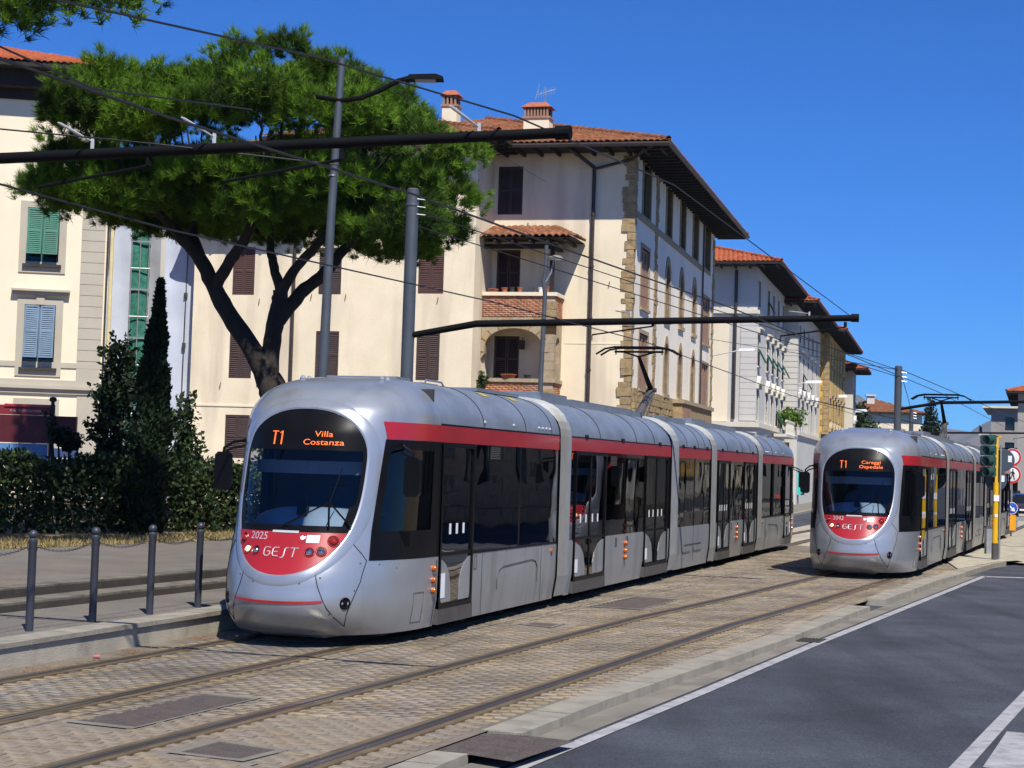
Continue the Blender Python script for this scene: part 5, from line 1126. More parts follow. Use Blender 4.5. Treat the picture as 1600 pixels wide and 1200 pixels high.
mbs = MB()
for r_ in range(9):
    for c in range(33):
        x = c*1.6+(.8 if r_ % 2 else 0); z = .05+r_*.62
        if any(min(p for p, q in L)-1.5 < x < max(p for p, q in L)+.1 and z < max(q for p, q in L) and z+.6 > min(q for p, q in L) for L in hs) or x+1.55 > 53: continue
        mbs.box(x+.03, x+1.57, 0, .10, z+.03, z+.6)
mbs.build('ashlar', M['sand2'], pz, kind='stuff')
block('far_house', 'small ochre house with a red roof low in the far gap beside the balcony block', 66.5, 300, R(-12), 9, 10, 7.5, M['ochre'], 'tile_red', (2, 4.6), 3)
block('far_house', 'tan tile-roofed house between the conifer and the far mast', 52.5, 262, R(-8), 10, 10, 9.3, M['sand2'], 'tile', (2, 5), 3)
# hills
mb = MB(); hx = [i*90 for i in range(-12, 40)]
def hillz(x, k): return max(4, 2.3*(62+20*math.sin(x*.0031+1.2)+14*math.sin(x*.011+2)+5*math.sin(x*.031)+3*math.sin(x*.083))*(1+.25*k))
mb.grid(lambda x, t: Vector((x, 2500+t*900, -20+(hillz(x, 0)+20)*math.sin(min(1, t)*1.57)+6*math.sin(x*.02+t*5)*t)), [i*30 for i in range(-60, 110)], [0, .15, .3, .5, .7, .9, 1.0, 1.3]); mb.build('hills', M['hill'], None, 180, 'structure')
# ------------------------------------------------------------------ vegetation
def tufts(P, D, nn, length, width, spread, r):
    # needle tufts: P centres, D main directions; nn thin triangles each
    n = len(P); d = np.repeat(D, nn, 0)+r.normal(0, spread, (n*nn, 3)); d /= np.linalg.norm(d, axis=1)[:, None]
    p = np.repeat(P, nn, 0)+r.normal(0, length*.10, (n*nn, 3)); L = length*(.6+.6*r.random(n*nn))[:, None]
    side_ = np.cross(d, r.normal(0, 1, (n*nn, 3))); side_ /= np.linalg.norm(side_, axis=1)[:, None]+1e-9
    v = np.zeros((n*nn, 3, 3), np.float32); v[:, 0] = p-side_*width; v[:, 1] = p+side_*width; v[:, 2] = p+d*L
    return v.reshape(-1, 3)
def pine_crown(lobes, dens, r, bottom, nn=22, length=.30, width=.014, name='crown', parent=None):
    Ps, Ds, Ts = [], [], []
    for (cx, cy, cz, rx, ry, rz) in lobes:
        area = rx*ry*4; n = int(dens*area)
        d = r.normal(0, 1, (n, 3)); d /= np.linalg.norm(d, axis=1)[:, None]; d[:, 2] = np.where(d[:, 2] < -.25, -d[:, 2]*.6, d[:, 2])
        rad = .55+.45*r.random(n)**.45
        # break each lobe into smaller clumps
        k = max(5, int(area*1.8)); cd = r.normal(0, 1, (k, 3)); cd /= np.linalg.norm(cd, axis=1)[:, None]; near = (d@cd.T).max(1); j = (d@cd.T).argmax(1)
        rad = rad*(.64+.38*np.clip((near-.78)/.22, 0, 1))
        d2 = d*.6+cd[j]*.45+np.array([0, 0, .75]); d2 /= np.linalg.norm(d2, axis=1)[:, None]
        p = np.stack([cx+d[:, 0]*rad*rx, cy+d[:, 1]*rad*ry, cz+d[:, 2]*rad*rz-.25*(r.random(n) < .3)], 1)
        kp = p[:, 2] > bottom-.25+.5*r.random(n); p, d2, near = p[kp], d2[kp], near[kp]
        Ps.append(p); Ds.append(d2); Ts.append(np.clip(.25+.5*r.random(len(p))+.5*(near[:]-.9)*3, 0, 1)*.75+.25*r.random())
    P = np.concatenate(Ps); D = np.concatenate(Ds); T = np.concatenate(Ts)
    v = tufts(P, D, nn, length, width, .55, r)
    return np_mesh(name, v, np.arange(len(v)).reshape(-1, 3), M['needle'], parent, np.clip(np.repeat(T, nn)+r.normal(0, .1, len(P)*nn), 0, 1), 'stuff')
def limb(mb, pts, r0, r1, n=9, w=.06):
    P = [Vector(p) for p in pts]; out = []
    for i in range(len(P)-1):
        p0, p1, p2, p3 = P[max(0, i-1)], P[i], P[i+1], P[min(len(P)-1, i+2)]
        for k in range(5):
            t = k/5; out.append(.5*((2*p1)+(p2-p0)*t+(2*p0-5*p1+4*p2-p3)*t*t+(3*p1-p0-3*p2+p3)*t**3))
    out.append(P[-1]); m_ = len(out)
    out = [p+Vector((random.uniform(-w, w), random.uniform(-w, w), 0))*.35 for p in out]
    mb.tube(out, [(r0+(r1-r0)*i/(m_-1))*random.uniform(.94, 1.06) for i in range(m_)], n)
r5 = np.random.default_rng(11)
YT = 44.0
pine = thing('stone_pine', 'large umbrella shaped stone pine with forked dark trunk behind the first tram', 'tree', (-5.2, YT, .45), 0, 'stone pines')
def tl(p, dy=0): return (p[0]+5.2, dy+p[1]-YT, p[2]-.45)
mb = MB(); limb(mb, [(.25, 0, -.3), (-.2, 0, 1.4), (-.45, 0, 2.3), (-.75, 0, 3.2), (-1.05, 0, 3.9), (-1.31, 0, 4.4)], .46, .30, 12)
limb(mb, [(-1.2, 0, 4.2), (-1.94, .1, 5.2), (-2.48, .15, 6.05), (-2.88, .2, 6.81), (-3.34, .2, 7.3), (-3.9, .1, 7.9), (-4.9, -.2, 8.6)], .27, .10)
limb(mb, [(-2.5, .15, 6.1), (-2.06, -.2, 6.79), (-1.66, -.5, 7.3), (-1.4, -.7, 7.93), (-1.18, -.9, 8.8), (-1.0, -1.2, 10)], .17, .07)
limb(mb, [(-2.86, .2, 6.8), (-3.13, .5, 7.38), (-3.2, .8, 7.87), (-3.15, 1, 8.54), (-3.4, 1.2, 10)], .15, .06)
limb(mb, [(-1.0, 0, 3.9), (-.91, -.05, 4.99), (-.81, -.1, 5.65), (-.76, -.1, 6.06)], .25, .19)
limb(mb, [(-.76, -.1, 6.0), (-1.02, .3, 6.71), (-1.16, .5, 7.28), (-1.16, .7, 7.94), (-1.0, 1.0, 9.0)], .14, .06)
limb(mb, [(-.76, -.1, 6.0), (-.42, -.3, 6.56), (.02, -.4, 7.07), (.42, -.5, 7.53), (.9, -.6, 8.3), (1.3, -.7, 9.5)], .15, .06)
limb(mb, [(-.89, -.05, 5.2), (-.3, .2, 6.02), (.29, .3, 6.58), (.6, .35, 7.0), (.99, .4, 7.51), (1.63, .4, 8.03), (2.6, .4, 8.7), (3.4, .3, 9.4)], .19, .07)
for k in range(30):
    a = random.uniform(0, 6.28); q = random.uniform(1.5, 4.6); x = -1.6+1.1*q*math.cos(a); y = .8*q*math.sin(a); limb(mb, [(x*.55-.6, y*.5, 8.0+random.uniform(-.3, .6)), (x*.8-.3, y*.8, 8.8+random.uniform(-.2, .6)), (x, y, 9.9+random.uniform(-.5, 1.2))], .06, .02, 6, .1)
mb.build('trunk', M['bark'], pine, 60)
lobes = []
def L_(x, z, rx=1.3, rz=.95, y=0, ry=None): lobes.append((x+5.2, y, z-.45, rx, ry or rx, rz))
for x, z, rx, rz in ((-12.0, 9.6, 1.1, 1.2), (-11.6, 11.0, 1.1, 1.0), (-10.6, 11.5, 1.1, .8), (-9.5, 11.7, 1.1, .85), (-8.5, 11.75, 1.0, .8), (-7.4, 11.7, 1.1, .85), (-6.5, 12.1, .9, .8), (-5.6, 12.4, 1.0, .75), (-4.5, 12.1, 1.0, .75), (-3.5, 11.7, 1.1, .8), (-2.6, 11.0, 1.0, .9), (-1.6, 10.2, 1.0, 1.0), (-1.35, 9.0, 1.0, 1.0), (-1.5, 8.3, .9, .7), (-2.6, 8.6, 1.0, .85), (-12.4, 9.0, .9, .8), (-11.6, 8.7, 1.1, .7), (-10.6, 8.75, 1.2, .75), (-9.4, 8.9, 1.2, .7), (-8.2, 8.8, 1.2, .7), (-7.0, 8.7, 1.2, .75), (-5.8, 8.75, 1.2, .7), (-4.6, 8.7, 1.2, .7), (-3.4, 8.4, 1.1, .7), (-2.4, 8.2, 1.0, .65), (-1.6, 8.4, .9, .7), (-1.6, 9.6, 1.0, .9), (-11.2, 9.0, 1.2, .75), (-10.0, 9.3, 1.3, .9), (-8.6, 9.3, 1.3, .8), (-7.2, 9.4, 1.3, .9), (-5.8, 9.3, 1.3, .8), (-4.4, 9.2, 1.3, .9), (-3.4, 9.2, 1.2, .9)):
    for y in (-1.9, .3, 2.4):
        s_ = 1-.10*abs(y); cxx = -6.9; L_(cxx+(x-cxx)*(s_ if y else 1)+random.uniform(-.3, .3), z+random.uniform(-.25, .15)-.12*abs(y), rx*random.uniform(.85, 1.1), rz*random.uniform(.85, 1.1), y+random.uniform(-.4, .4))
for x, z in ((-10.8, 10.2), (-9.2, 10.4), (-7.8, 10.6), (-6.2, 10.6), (-4.8, 10.6), (-3.4, 10.2)):
    for y in (-3.4, -2.7, 3.2): L_(x*.9-.7+random.uniform(-.4, .4), z+random.uniform(-.5, .4), 1.15, .9, y+random.uniform(-.3, .3))
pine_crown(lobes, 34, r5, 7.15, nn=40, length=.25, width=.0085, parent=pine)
# second pine at the left edge: trunk just at the frame, crown overhead
p2 = thing('stone_pine', 'stone pine whose trunk stands at the left edge and crown hangs over the top corner', 'tree', (-11.15, 35.9, .45), 0, 'stone pines')
mb = MB(); limb(mb, [(0.1, 0, -.3), (-.1, -.05, .3), (-.4, -.1, 2.0), (-.9, -.3, 5.0), (-1.3, -.4, 7.6), (-1.5, -.6, 10.2)], .50, .26, 12)
for a in range(7):
    g = a*.9; limb(mb, [(-1.4, -.5, 9.4), (-1.5+1.4*math.cos(g), -.6+1.4*math.sin(g), 11), (-1.5+2.8*math.cos(g), -.6+2.8*math.sin(g), 12)], .14, .05)
mb.build('trunk', M['bark'], p2, 60)
lb = []
for k in range(40):
    a = random.uniform(0, 6.28); q = 4.0*math.sqrt(random.random()); lb.append((-1.5+q*math.cos(a), -.6+q*math.sin(a), 12.2-.07*q*q+random.uniform(-.2, 1.0), 1.2, 1.2, .9))
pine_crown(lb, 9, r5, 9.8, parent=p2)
p3 = thing('stone_pine', 'stone pine standing left of the view, its lowest needles hanging into the top left corner', 'tree', (-13.2, 29.0, .45), 0, 'stone pines')
mb = MB(); limb(mb, [(0, 0, -.3), (.2, .1, 2), (.7, .2, 5), (1.6, .4, 8), (2.6, .6, 10)], .45, .25, 12)
for a in range(7):
    g = a*.9; limb(mb, [(2.4, .6, 9.7), (3.4+1.2*math.cos(g), .9+1.2*math.sin(g), 11.2), (4.4+2.6*math.cos(g), .9+2.6*math.sin(g), 12.2)], .13, .05)
mb.build('trunk', M['bark'], p3, 60)
lb = []
for k in range(54):
    a = random.uniform(0, 6.28); q = 4.3*math.sqrt(random.random()); lb.append((4.5+q*math.cos(a), .9+q*math.sin(a), 11.7-.06*q*q+random.uniform(-.1, 1.1), 1.2, 1.2, .9))
lb += [(4.85, -1.0, 8.92, .55, .7, .55), (4.2, -.8, 9.1, .8, .8, .6), (4.6, -1.2, 9.2, .7, .7, .55), (4.9, -.6, 9.0, .5, .6, .5), (5.1, -.9, 9.35, .5, .6, .4), (5.6, -1.0, 9.48, .5, .5, .26), (6.1, -1.0, 9.50, .5, .5, .24), (6.6, -1.0, 9.55, .4, .5, .2)]
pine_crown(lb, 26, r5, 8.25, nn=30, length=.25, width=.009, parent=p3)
# leaf clouds
def leaves(name, parent, P, size, m, r, tint=None, kind='stuff', droop=.3):
    n = len(P); d = r.normal(0, 1, (n, 3)); d[:, 2] += droop; d /= np.linalg.norm(d, axis=1)[:, None]
    s_ = np.cross(d, r.normal(0, 1, (n, 3))); s_ /= np.linalg.norm(s_, axis=1)[:, None]+1e-9; sz = size*(.6+.8*r.random(n))[:, None]
    v = np.zeros((n, 4, 3), np.float32); v[:, 0] = P; v[:, 1] = P+d*sz*.5+s_*sz*.28; v[:, 2] = P+d*sz; v[:, 3] = P+d*sz*.5-s_*sz*.28
    return np_mesh(name, v.reshape(-1, 3), np.arange(n*4).reshape(-1, 4), m, parent, r.random(n) if tint is None else tint, kind)
def along(poly, n, r):
    seg = np.array(poly); l_ = np.linalg.norm(np.diff(seg, axis=0), axis=1); c_ = np.concatenate([[0], np.cumsum(l_)]); u_ = r.random(n)*c_[-1]; k_ = np.clip(np.searchsorted(c_, u_)-1, 0, len(l_)-1); t = ((u_-c_[k_])/l_[k_])[:, None]
    return seg[k_]*(1-t)+seg[k_+1]*t
hp = [(-16, 29.5), (-10.3, 36.6), (-8.3, 38.9), (-6.4, 41.0), (-3.0, 45)]
hd_ = thing('hedge', 'clipped dark green leafy hedge along the left edge of the plaza', 'hedge', (0, 0, .45))
n = 52000; q = along(hp, n, r5); th = r5.normal(0, .36, n); zz = r5.random(n)**.8*2.0; hgt = 1.72+.10*np.sin(q[:, 0]*2.1)+.08*np.sin(q[:, 0]*5.3)
gap = (np.sin(q[:, 0]*3.1+1)+np.sin(q[:, 0]*7.7)) ; keep = r5.random(n) < np.where((zz < 1.2) & (gap > .9), .35, 1)
P = np.stack([q[:, 0]-th*.7, q[:, 1]+th*.7, zz/2.0*hgt], 1)[keep]; leaves('foliage', hd_, P, .12, M['leaf'], r5)
mb = MB()
for k in range(60):
    a, b = along(hp, 1, r5)[0]; limb(mb, [(a, b, 0), (a+random.uniform(-.1, .1), b+random.uniform(-.1, .1), .9), (a+random.uniform(-.3, .3), b+random.uniform(-.3, .3), 1.7)], .025, .008, 5)
mb.build('stems', M['bark'], hd_, None, 'stuff')
cy = thing('cypress', 'slim pointed dark cypress standing in front of the hedge', 'tree', (-7.9, 37.6, .45))
n = 34000; z = r5.random(n)**.85*5.55; a = r5.random(n)*6.28; rr = np.interp(z, [0, .5, 2.4, 3.7, 4.7, 5.55], [.30, .40, .38, .25, .11, .0])*(.55+.5*r5.random(n)**.5)*(1+.16*np.sin(a*3+z*2.7)+.12*np.sin(z*6+a*2)); P = np.stack([rr*np.cos(a)+.03*z, rr*np.sin(a), z], 1)
leaves('foliage', cy, P, .11, M['leaf_d'], r5, droop=2.2)
mb = MB(); limb(mb, [(0, 0, -.2), (.05, 0, 2), (.12, 0, 5)], .11, .03, 8); mb.build('trunk', M['bark'], cy)
def bush(name, label, loc, parts, n, m, size, cat='shrub', stem=True, drp=.3):
    t = thing(name, label, cat, loc); Ps = []
    for (x, y, z, rx, ry, rz) in parts:
        k = int(n*rx*ry*rz); d = r5.normal(0, 1, (k, 3)); d /= np.linalg.norm(d, axis=1)[:, None]; rad = (.45+.6*r5.random(k))[:, None]*(1+.22*np.sin(d[:, :1]*7+d[:, 2:]*5)); Ps.append(np.array([x, y, z])+d*rad*np.array([rx, ry, rz]))
    P = np.concatenate(Ps); leaves('foliage', t, P[P[:, 2] > 0], size, m, r5, droop=drp)
    if stem:
        mb = MB()
        for (x, y, z, rx, ry, rz) in parts: limb(mb, [(0, 0, -.1), (x*.5, y*.5, z*.5), (x, y, z)], .06, .015, 6)
        mb.build('stems', M['bark'], t)
    return t
bush('dark_tree', 'dark broad-leaved small tree left of the cypress', (-9.2, 40.2, .45), [(0, 0, 3.9, .38, .45, .65), (-.12, 0, 3.1, .42, .5, .6), (.2, .1, 3.3, .38, .5, .6), (-.1, 0, 2.2, .5, .5, .7), (.15, 0, 1.2, .55, .6, .7)], 5200, M['leaf_d'], .16, 'tree')
bush('laurel_shrub', 'green laurel shrub in sunlight right of the cypress', (-8.15, 43.0, .45), [(0, 0, 2.6, .3, .4, .7), (.15, 0, 1.8, .35, .4, .7), (-.1, 0, 1.2, .4, .5, .8)], 6500, M['leaf'], .15)
bush('juniper_branch', 'feathery dark juniper with a bent branch above the hedge', (-9.7, 37.6, .45), [(-.12, 0, 2.2, .22, .2, .14), (.12, 0, 2.0, .3, .25, .2), (-.30, 0, 2.42, .10, .1, .12), (-.40, 0, 2.6, .06, .06, .10)], 42000, M['leaf_d'], .10)
bush('yellow_green_bush', 'bright yellow-green bush peeping out behind the tram nose', (-5.35, 39.6, .45), [(0, 0, 2.1, .55, .5, .45), (-.35, 0, 2.0, .3, .3, .2), (.3, 0, 2.45, .4, .4, .3), (.1, 0, 1.3, .6, .5, .6)], 3400, M['leaf_y'], .12)
bush('potted_plant', 'leafy plant growing at the left end of the lower loggia', E_(LX-.25, 5.75, 4.9), [(0, 0, .35, .35, .3, .4), (.3, 0, .6, .25, .2, .3), (-.1, 0, .8, .2, .2, .3)], 6000, M['leaf'], .16, 'plant')
bush('balcony_plant', 'bright green plant hanging over the stone balcony', (fac(43.7+15.5, -.9)[0], fac(43.7+15.5, -.9)[1], 5.6), [(0, 0, .6, 1.0, .8, .7), (-.6, -.5, .5, .6, .5, .5)], 900, M['leaf_y'], .3, 'plant')
for lab, loc, parts in (('tall dark conifer beyond the second tram, left of the wires', (48.6, 200, -.1), [(0, 0, 9.3, .6, .6, 2.0), (0, 0, 7, 1.2, 1.2, 2.2), (.4, 0, 4.5, 1.9, 1.8, 2.6)]), ('olive green tree in front of the ochre house at the street end', (39.8, 200, -.1), [(0, 0, 9.3, 1.4, 1.4, 1.4), (.5, 0, 7.6, 1.9, 1.8, 1.6), (-.2, 0, 5.5, 1.8, 1.6, 2.0)]), ('dark round tree in front of the balcony block at the right', (53.2, 176, -.1), [(0, 0, 7.6, 1.0, 1, 1.2), (.6, 0, 6.2, 1.4, 1.3, 1.2), (0, 0, 4.4, 1.2, 1.2, 1.6)])):
    bush('tree', lab, loc, parts, 480, M['leaf_d'] if 'conifer' in lab else M['leaf'], .42, 'tree', drp=1.5 if 'conifer' in lab else .3)
# ------------------------------------------------------------------ posts, masts, wires, signs, cars
def post(loc, label, rz=0):
    t = thing('chain_post', label, 'post', loc, rz, 'slim posts along the platform edge')
    mb = MB(); mb.ring((0, 0, 0), (0, 0, 1), [(.045, 0), (.045, .96), (.05, .97), (.05, 1.0), (.03, 1.02), (0, 1.02)], 14); mb.build('shaft', M['post'], t, 40)
    mb = MB(); mb.ring((0, 0, 1.06), (0, 0, 1), [(0, -.052), (.03, -.042), (.048, -.02), (.052, 0), (.048, .02), (.03, .042), (0, .052)], 14); mb.build('ball_finial', M['post'], t, 60)
    mb = MB(); mb.ring((-.06, 0, .9), (0, 1, 0), [(.02, -.006), (.026, -.006), (.026, .006), (.02, .006), (.02, -.006)], 10); mb.ring((.06, 0, .9), (0, 1, 0), [(.02, -.006), (.026, -.006), (.026, .006), (.02, .006), (.02, -.006)], 10); mb.build('ring', M['post'], t)
    return t
pp = [(-5.66, 17.9), (-5.23, 19.14), (-4.83, 20.37), (-4.41, 21.57), (-4.03, 22.78), (-3.63, 24.0)]
labs = ['', 'grey ball-topped post, leftmost of the four by the low wall', 'grey ball-topped post with a dark scuffed shaft, second from the left', 'grey ball-topped post, third from the left by the low wall', 'grey ball-topped post nearest the tram nose', '']
for (x, y), l in zip(pp, labs):
    if l: post((x, y, .265), l, R(70))
def chain(a, b, sag, label):
    a = Vector(a); b = Vector(b); n = int((b-a).length/.042); mb = MB()
    for k in range(n):
        p = a.lerp(b, (k+.5)/n); t = (k+.5)/n; p.z -= sag*4*t*(1-t); d = (b-a).normalized()+Vector((0, 0, -sag*4*(1-2*t)/(b-a).length)); d.normalize()
        s_ = d.cross(Vector((0, 0, 1))).normalized(); u_ = s_ if k % 2 else s_.cross(d)
        pts = [p+d*.026*math.cos(g)+u_*.013*math.sin(g) for g in [i*math.pi/4 for i in range(8)]]; mb.tube(pts+[pts[0]], .0035, 4, cap=False)
    o = mb.build('chain', M['post'], None, kind='thing'); return tag(o, label, 'chain', 'chains between the posts')
cl = ['sagging chain running out of the left edge to the first post', 'sagging chain between the first and second posts', 'sagging chain between the second and third posts', 'sagging chain between the third and fourth posts', 'sagging chain from the fourth post to behind the tram nose']
for (p, q), l in zip(zip(pp, pp[1:]), cl): chain((p[0]+.03, p[1]+.03, .265+.93), (q[0]-.03, q[1]-.03, .265+.93), .075, l)
# --- catenary masts with cantilever arms
W1 = Vector((-.942, .336, 0))
def insul(mb, a, b): mb.tube([a, a+(b-a)*.35, a+(b-a)*.4, a+(b-a)*.9, b], [.008, .012, .015, .015, .008], 8)
def mast(loc, label, top, tip, zt, zroot, L, arm_r=.075, drops=(), vis=True):
    t = thing('overhead_line_mast', label, 'mast', loc, 0, 'overhead line masts'); b = Vector(loc)
    mb = MB(); mb.ring((0, 0, 0), (0, 0, 1), [(.17, 0), (.16, .05), (.135, .06), (.13, top), (.10, top+.03), (0, top+.04)], 18); mb.build('pole', M['mast'], t, 40)
    mb = MB(); mb.ring((0, 0, top-.35), (0, 0, 1), [(.14, 0), (.145, .02), (.14, .06)], 16)
    mb.build('fitting', M['mast'], t)
    for k in range(3): mb = MB(); mb.tube([(.1, -.08, top-.2-.16*k), (.28, -.1, top-.22-.16*k)], .012, 5); mb.build('bracket', M['steel'], t)
    tp = Vector((*tip, zt))-b; tp.z = zt-b.z; dr_ = Vector((tp.x, tp.y, 0)).normalized(); root = dr_*.1+Vector((0, 0, zroot-b.z)); k1 = dr_*1.5+Vector((0, 0, zroot-b.z+(zt-zroot)*.62))
    mb = MB(); mb.tube([root, k1, tp], [arm_r*.9, arm_r, arm_r*.85], 10); arm = mb.build('arm', M['beam'], t, 40)
    mb = MB(); mb.ring(tp-dr_*.12, dr_, [(0, 0), (arm_r*1.08, 0), (arm_r*1.08, .14), (0, .14)], 12); mb.build('arm_end', M['beam'], arm)
    for (f, kind) in drops:
        p = root.lerp(tp, f) if f < 1 else tp
        p = tp-dr_*(tp-k1).length*(1-f)
        mb = MB()
        if kind == 'reg':      # registration arm with its dropper
            a = p+Vector((0, 0, -.08)); e = a-dr_*1.25+Vector((0, 0, -.28)); mb.tube([a, a+Vector((0, 0, -.1))], .03, 6); mb.tube([a+Vector((0, 0, -.1)), e], .016, 6); mb.tube([e, e+Vector((0, 0, -.12))], .010, 5); mb.build('registration_arm', M['beam'], arm)
        else:
            insul(mb, p+Vector((0, 0, .08)), p+Vector((-.26, -.34, .2)) if kind == 'tl' else p+Vector((-.25, .9, .2))); mb.tube([p, p+Vector((0, 0, .12))], .02, 6); mb.build('insulator', M['insul'], arm, 40)
    return t
mast((-7.8, 18.4, .26), 'overhead line mast outside the left edge whose dark arm spans the top of the view', 8, (.44, 15.5), 5.27, 5.1, 8.5, .060, ((.88, 'tl'), (.50, 'tl'), (.31, 'tl'), (.69, 'reg'), (.40, 'reg')))
mast((-2.2, 36.0, .25), 'thick dark mast with bent arm reaching over both trams', 7.7, (6.62, 33.2), 5.29, 4.9, 8.7, .075, ((.88, 'in'), (.42, 'in'), (.97, 'reg'), (.48, 'reg')))
mast((13.87, 62, -.05), 'overhead line mast rising behind the second tram roof', 6.27, (20.5, 59.5), 5.1, 4.7, 8, .06, ((.9, 'reg'),))
mast((24.1, 104, -.05), 'small far overhead line mast beside the tall conifer', 6.4, (31.5, 101.5), 5.1, 4.8, 8, .06, ((.9, 'reg'),))
mast((38.6, 160, -.05), 'farthest overhead line mast, its thin arm crossing the distant hills', 6.2, (47.0, 157), 5.2, 5.1, 8, .06)
def wirething(pts, label, r=.012, sag=0.0, grp='overhead wires'):
    P = [Vector(p) for p in pts]; out = []
    for a, b in zip(P, P[1:]):
        n = 8
        for k in range(n): q = a.lerp(b, k/n); q.z -= sag*4*(k/n)*(1-k/n); out.append(q)
    out.append(P[-1]); mb = MB(); mb.tube(out, r, 5); o = mb.build('overhead_wire', M['wire'], None, 60); return tag(o, label, 'wire', grp)
wirething([(-5.9, 12, 4.64), (-3.68, 18.08, 4.62), (-2.45, 21.54, 4.70), (-.35, 27.44, 4.84), (2.75, 36.2, 4.93), (9.7, 60, 4.98), (22.9, 100, 5.0)], 'contact wire along the left track touching the first pantograph', .011)
wirething([(-4.4, 6.5, 4.5), (-2.46, 11.94, 4.60), (-1.0, 15.92, 4.74), (.47, 19.77, 4.78), (3.47, 27.82, 4.91), (7.95, 39.8, 4.96), (13.73, 55.24, 4.98), (30, 102, 5.0)], 'contact wire along the right track touching the second pantograph', .011)
wirething([(-3.6, 9.2, 5.0), (-2.45, 14.1, 5.3), (-1.0, 15.97, 5.36)], 'wire from the upper left corner to the insulator near the arm middle', .008) if False else None
wirething([(-3.1, 10.2, 5.0), (-1.66, 14.09, 5.55), (-.06, 15.7, 5.45), (2.0, 22, 5.9), (7.4, 37, 5.55)], 'messenger wire running down from the pine to the near arm tip', .009)
wirething([(-3.9, 9.5, 4.9), (-3.3, 13.2, 5.05), (-2.4, 15.3, 5.35)], 'wire from the left pine down to the arm insulator', .008)
wirething([(-5.6, 14.6, 5.05), (-3.55, 16.6, 5.25), (-1.8, 17.2, 5.2)], 'wire meeting the leftmost arm insulator', .008)
wirething([(-3.78, 36, 10.4), (-1.0, 34, 9.0), (3.0, 60, 11.6)], 'thin span wire hanging from the street lamp pole top', .008) if False else None
wirething([(-3.7, 36, 10.65), (1.0, 62, 12.5)], 'thin pale span wire from the lamp pole top', .008)
wirething([(-.9, 35.8, 7.1), (4.0, 47, 6.6), (13.87, 62, 5.8)], 'feeder wire from the thick mast towards the next mast', .012) if False else None
wirething([(-2.1, 36, 7.5), (13.87, 62, 6.1)], 'upper feeder wire strung from the thick mast to the next mast', .013)
wirething([(-2.1, 36, 7.2), (13.87, 62, 5.85)], 'lower feeder wire strung from the thick mast to the next mast', .013)
wirething([(13.9, 62, 6.2), (24.1, 104, 6.3)], 'feeder wire between the two masts behind the second tram', .02)
wirething([(14, 62, 6.1), (31, 101.6, 5.4)], 'span wire from the second tram mast to the far arm', .016)
wirething([(13.9, 62, 6.1), (9.0, 92, 9.5)], 'stay wire from the far mast to the house wall on the left', .014)
wirething([(31.5, 101.5, 5.3), (43.5, 141, 6.6)], 'stay wire from the far arm to the red-roofed house at the right', .02)
wirething([(16, 92, 6.2), (24.5, 100, 5.2)], 'dark cross wire in front of the grey banded house', .03)
# --- street lamps
lp = thing('street_lamp', 'tall street lamp with a curved double arm and flat dark head above the pine', 'street lamp', (-3.95, 36, .26))
mb = MB(); mb.tube([(-.02, 0, 0), (0, 0, 3.7), (.05, 0, 7), (.16, 0, 10.42)], [.12, .11, .09, .075], 14); mb.ring((.06, 0, 7.9), (0, 0, 1), [(.09, 0), (.105, .02), (.09, .06)], 14); mb.build('pole', M['mast'], lp, 40)
mb = MB()
for dy in (-.05, .05): mb.tube([(-.35, dy, 9.60), (.15, dy, 9.53), (.6, dy, 9.6), (1.0, dy, 9.78), (1.35, dy, 9.98), (1.58, dy*.3, 10.06)], .042, 6)
mb.build('lamp_arm', M['beam'], lp, 40)
mb = MB(); mb.prism(lambda p, q, d: Vector((p, d, q)), [(1.5, 9.98), (1.6, 10.10), (2.15, 10.13), (2.3, 10.08), (2.32, 10.02), (1.6, 10.0)], -.17, .17); hd2 = mb.build('lamp_head', M['beam'], lp)
mb = MB(); mb.box(1.72, 2.15, -.13, .13, 9.995, 10.015); mb.build('lamp_lens', M['insul'], hd2)
p8 = thing('lantern_post', 'slim dark post with small round lamp in front of the brick loggia', 'street lamp', (1.02, 61.5, .45))
mb = MB(); mb.tube([(-.02, 0, 0), (0, 0, 5), (.06, 0, 8.0), (-.02, 0, 8.4), (.06, 0, 8.8), (.06, 0, 9.7)], [.1, .09, .08, .08, .075, .07], 10); mb.build('pole', M['mast'], p8, 40)
mb = MB(); mb.tube([(.06, 0, 8.35), (.25, 0, 8.7), (.35, 0, 9.2)], .03, 6); mb.ring((.40, 0, 9.22), (0, 0, 1), [(0, .14), (.2, .1), (.28, .02), (.22, -.03), (0, -.05)], 14); mb.build('lamp_head', M['steel'], p8, 40)
for (x, y, z, bx_, bz_), lab in zip(((12.3, 90, 8.64, -2.06, -.4), (22.5, 128, 9.1, -1.9, -.38), (31.1, 163, 9.7, -2.3, -.45), (38.45, 190, 9.4, -1.8, -.45)), ('white lamp head on a thin wall bracket, nearest and highest of the row', 'white lamp head on a wall bracket before the grey banded house', 'white lamp head on a wall bracket before the ochre house', 'white lamp head on a bracket, farthest along the street')):
    t = thing('wall_lamp', lab, 'street lamp', (x, y, z), 0, 'lamps on the house fronts'); k = y/90
    mb = MB(); mb.tube([(bx_, 0, bz_), (-.55*k, 0, -.05)], .03*k, 6); mb.build('bracket', M['insul'], t)
    mb = MB(); mb.prism(lambda p, q, d: Vector((p*k, d*k, q*k)), [(-.6, -.08), (-.5, .06), (.25, .1), (.33, .0), (.2, -.06)], -.14, .14); mb.build('lamp_head', M['white'], t)
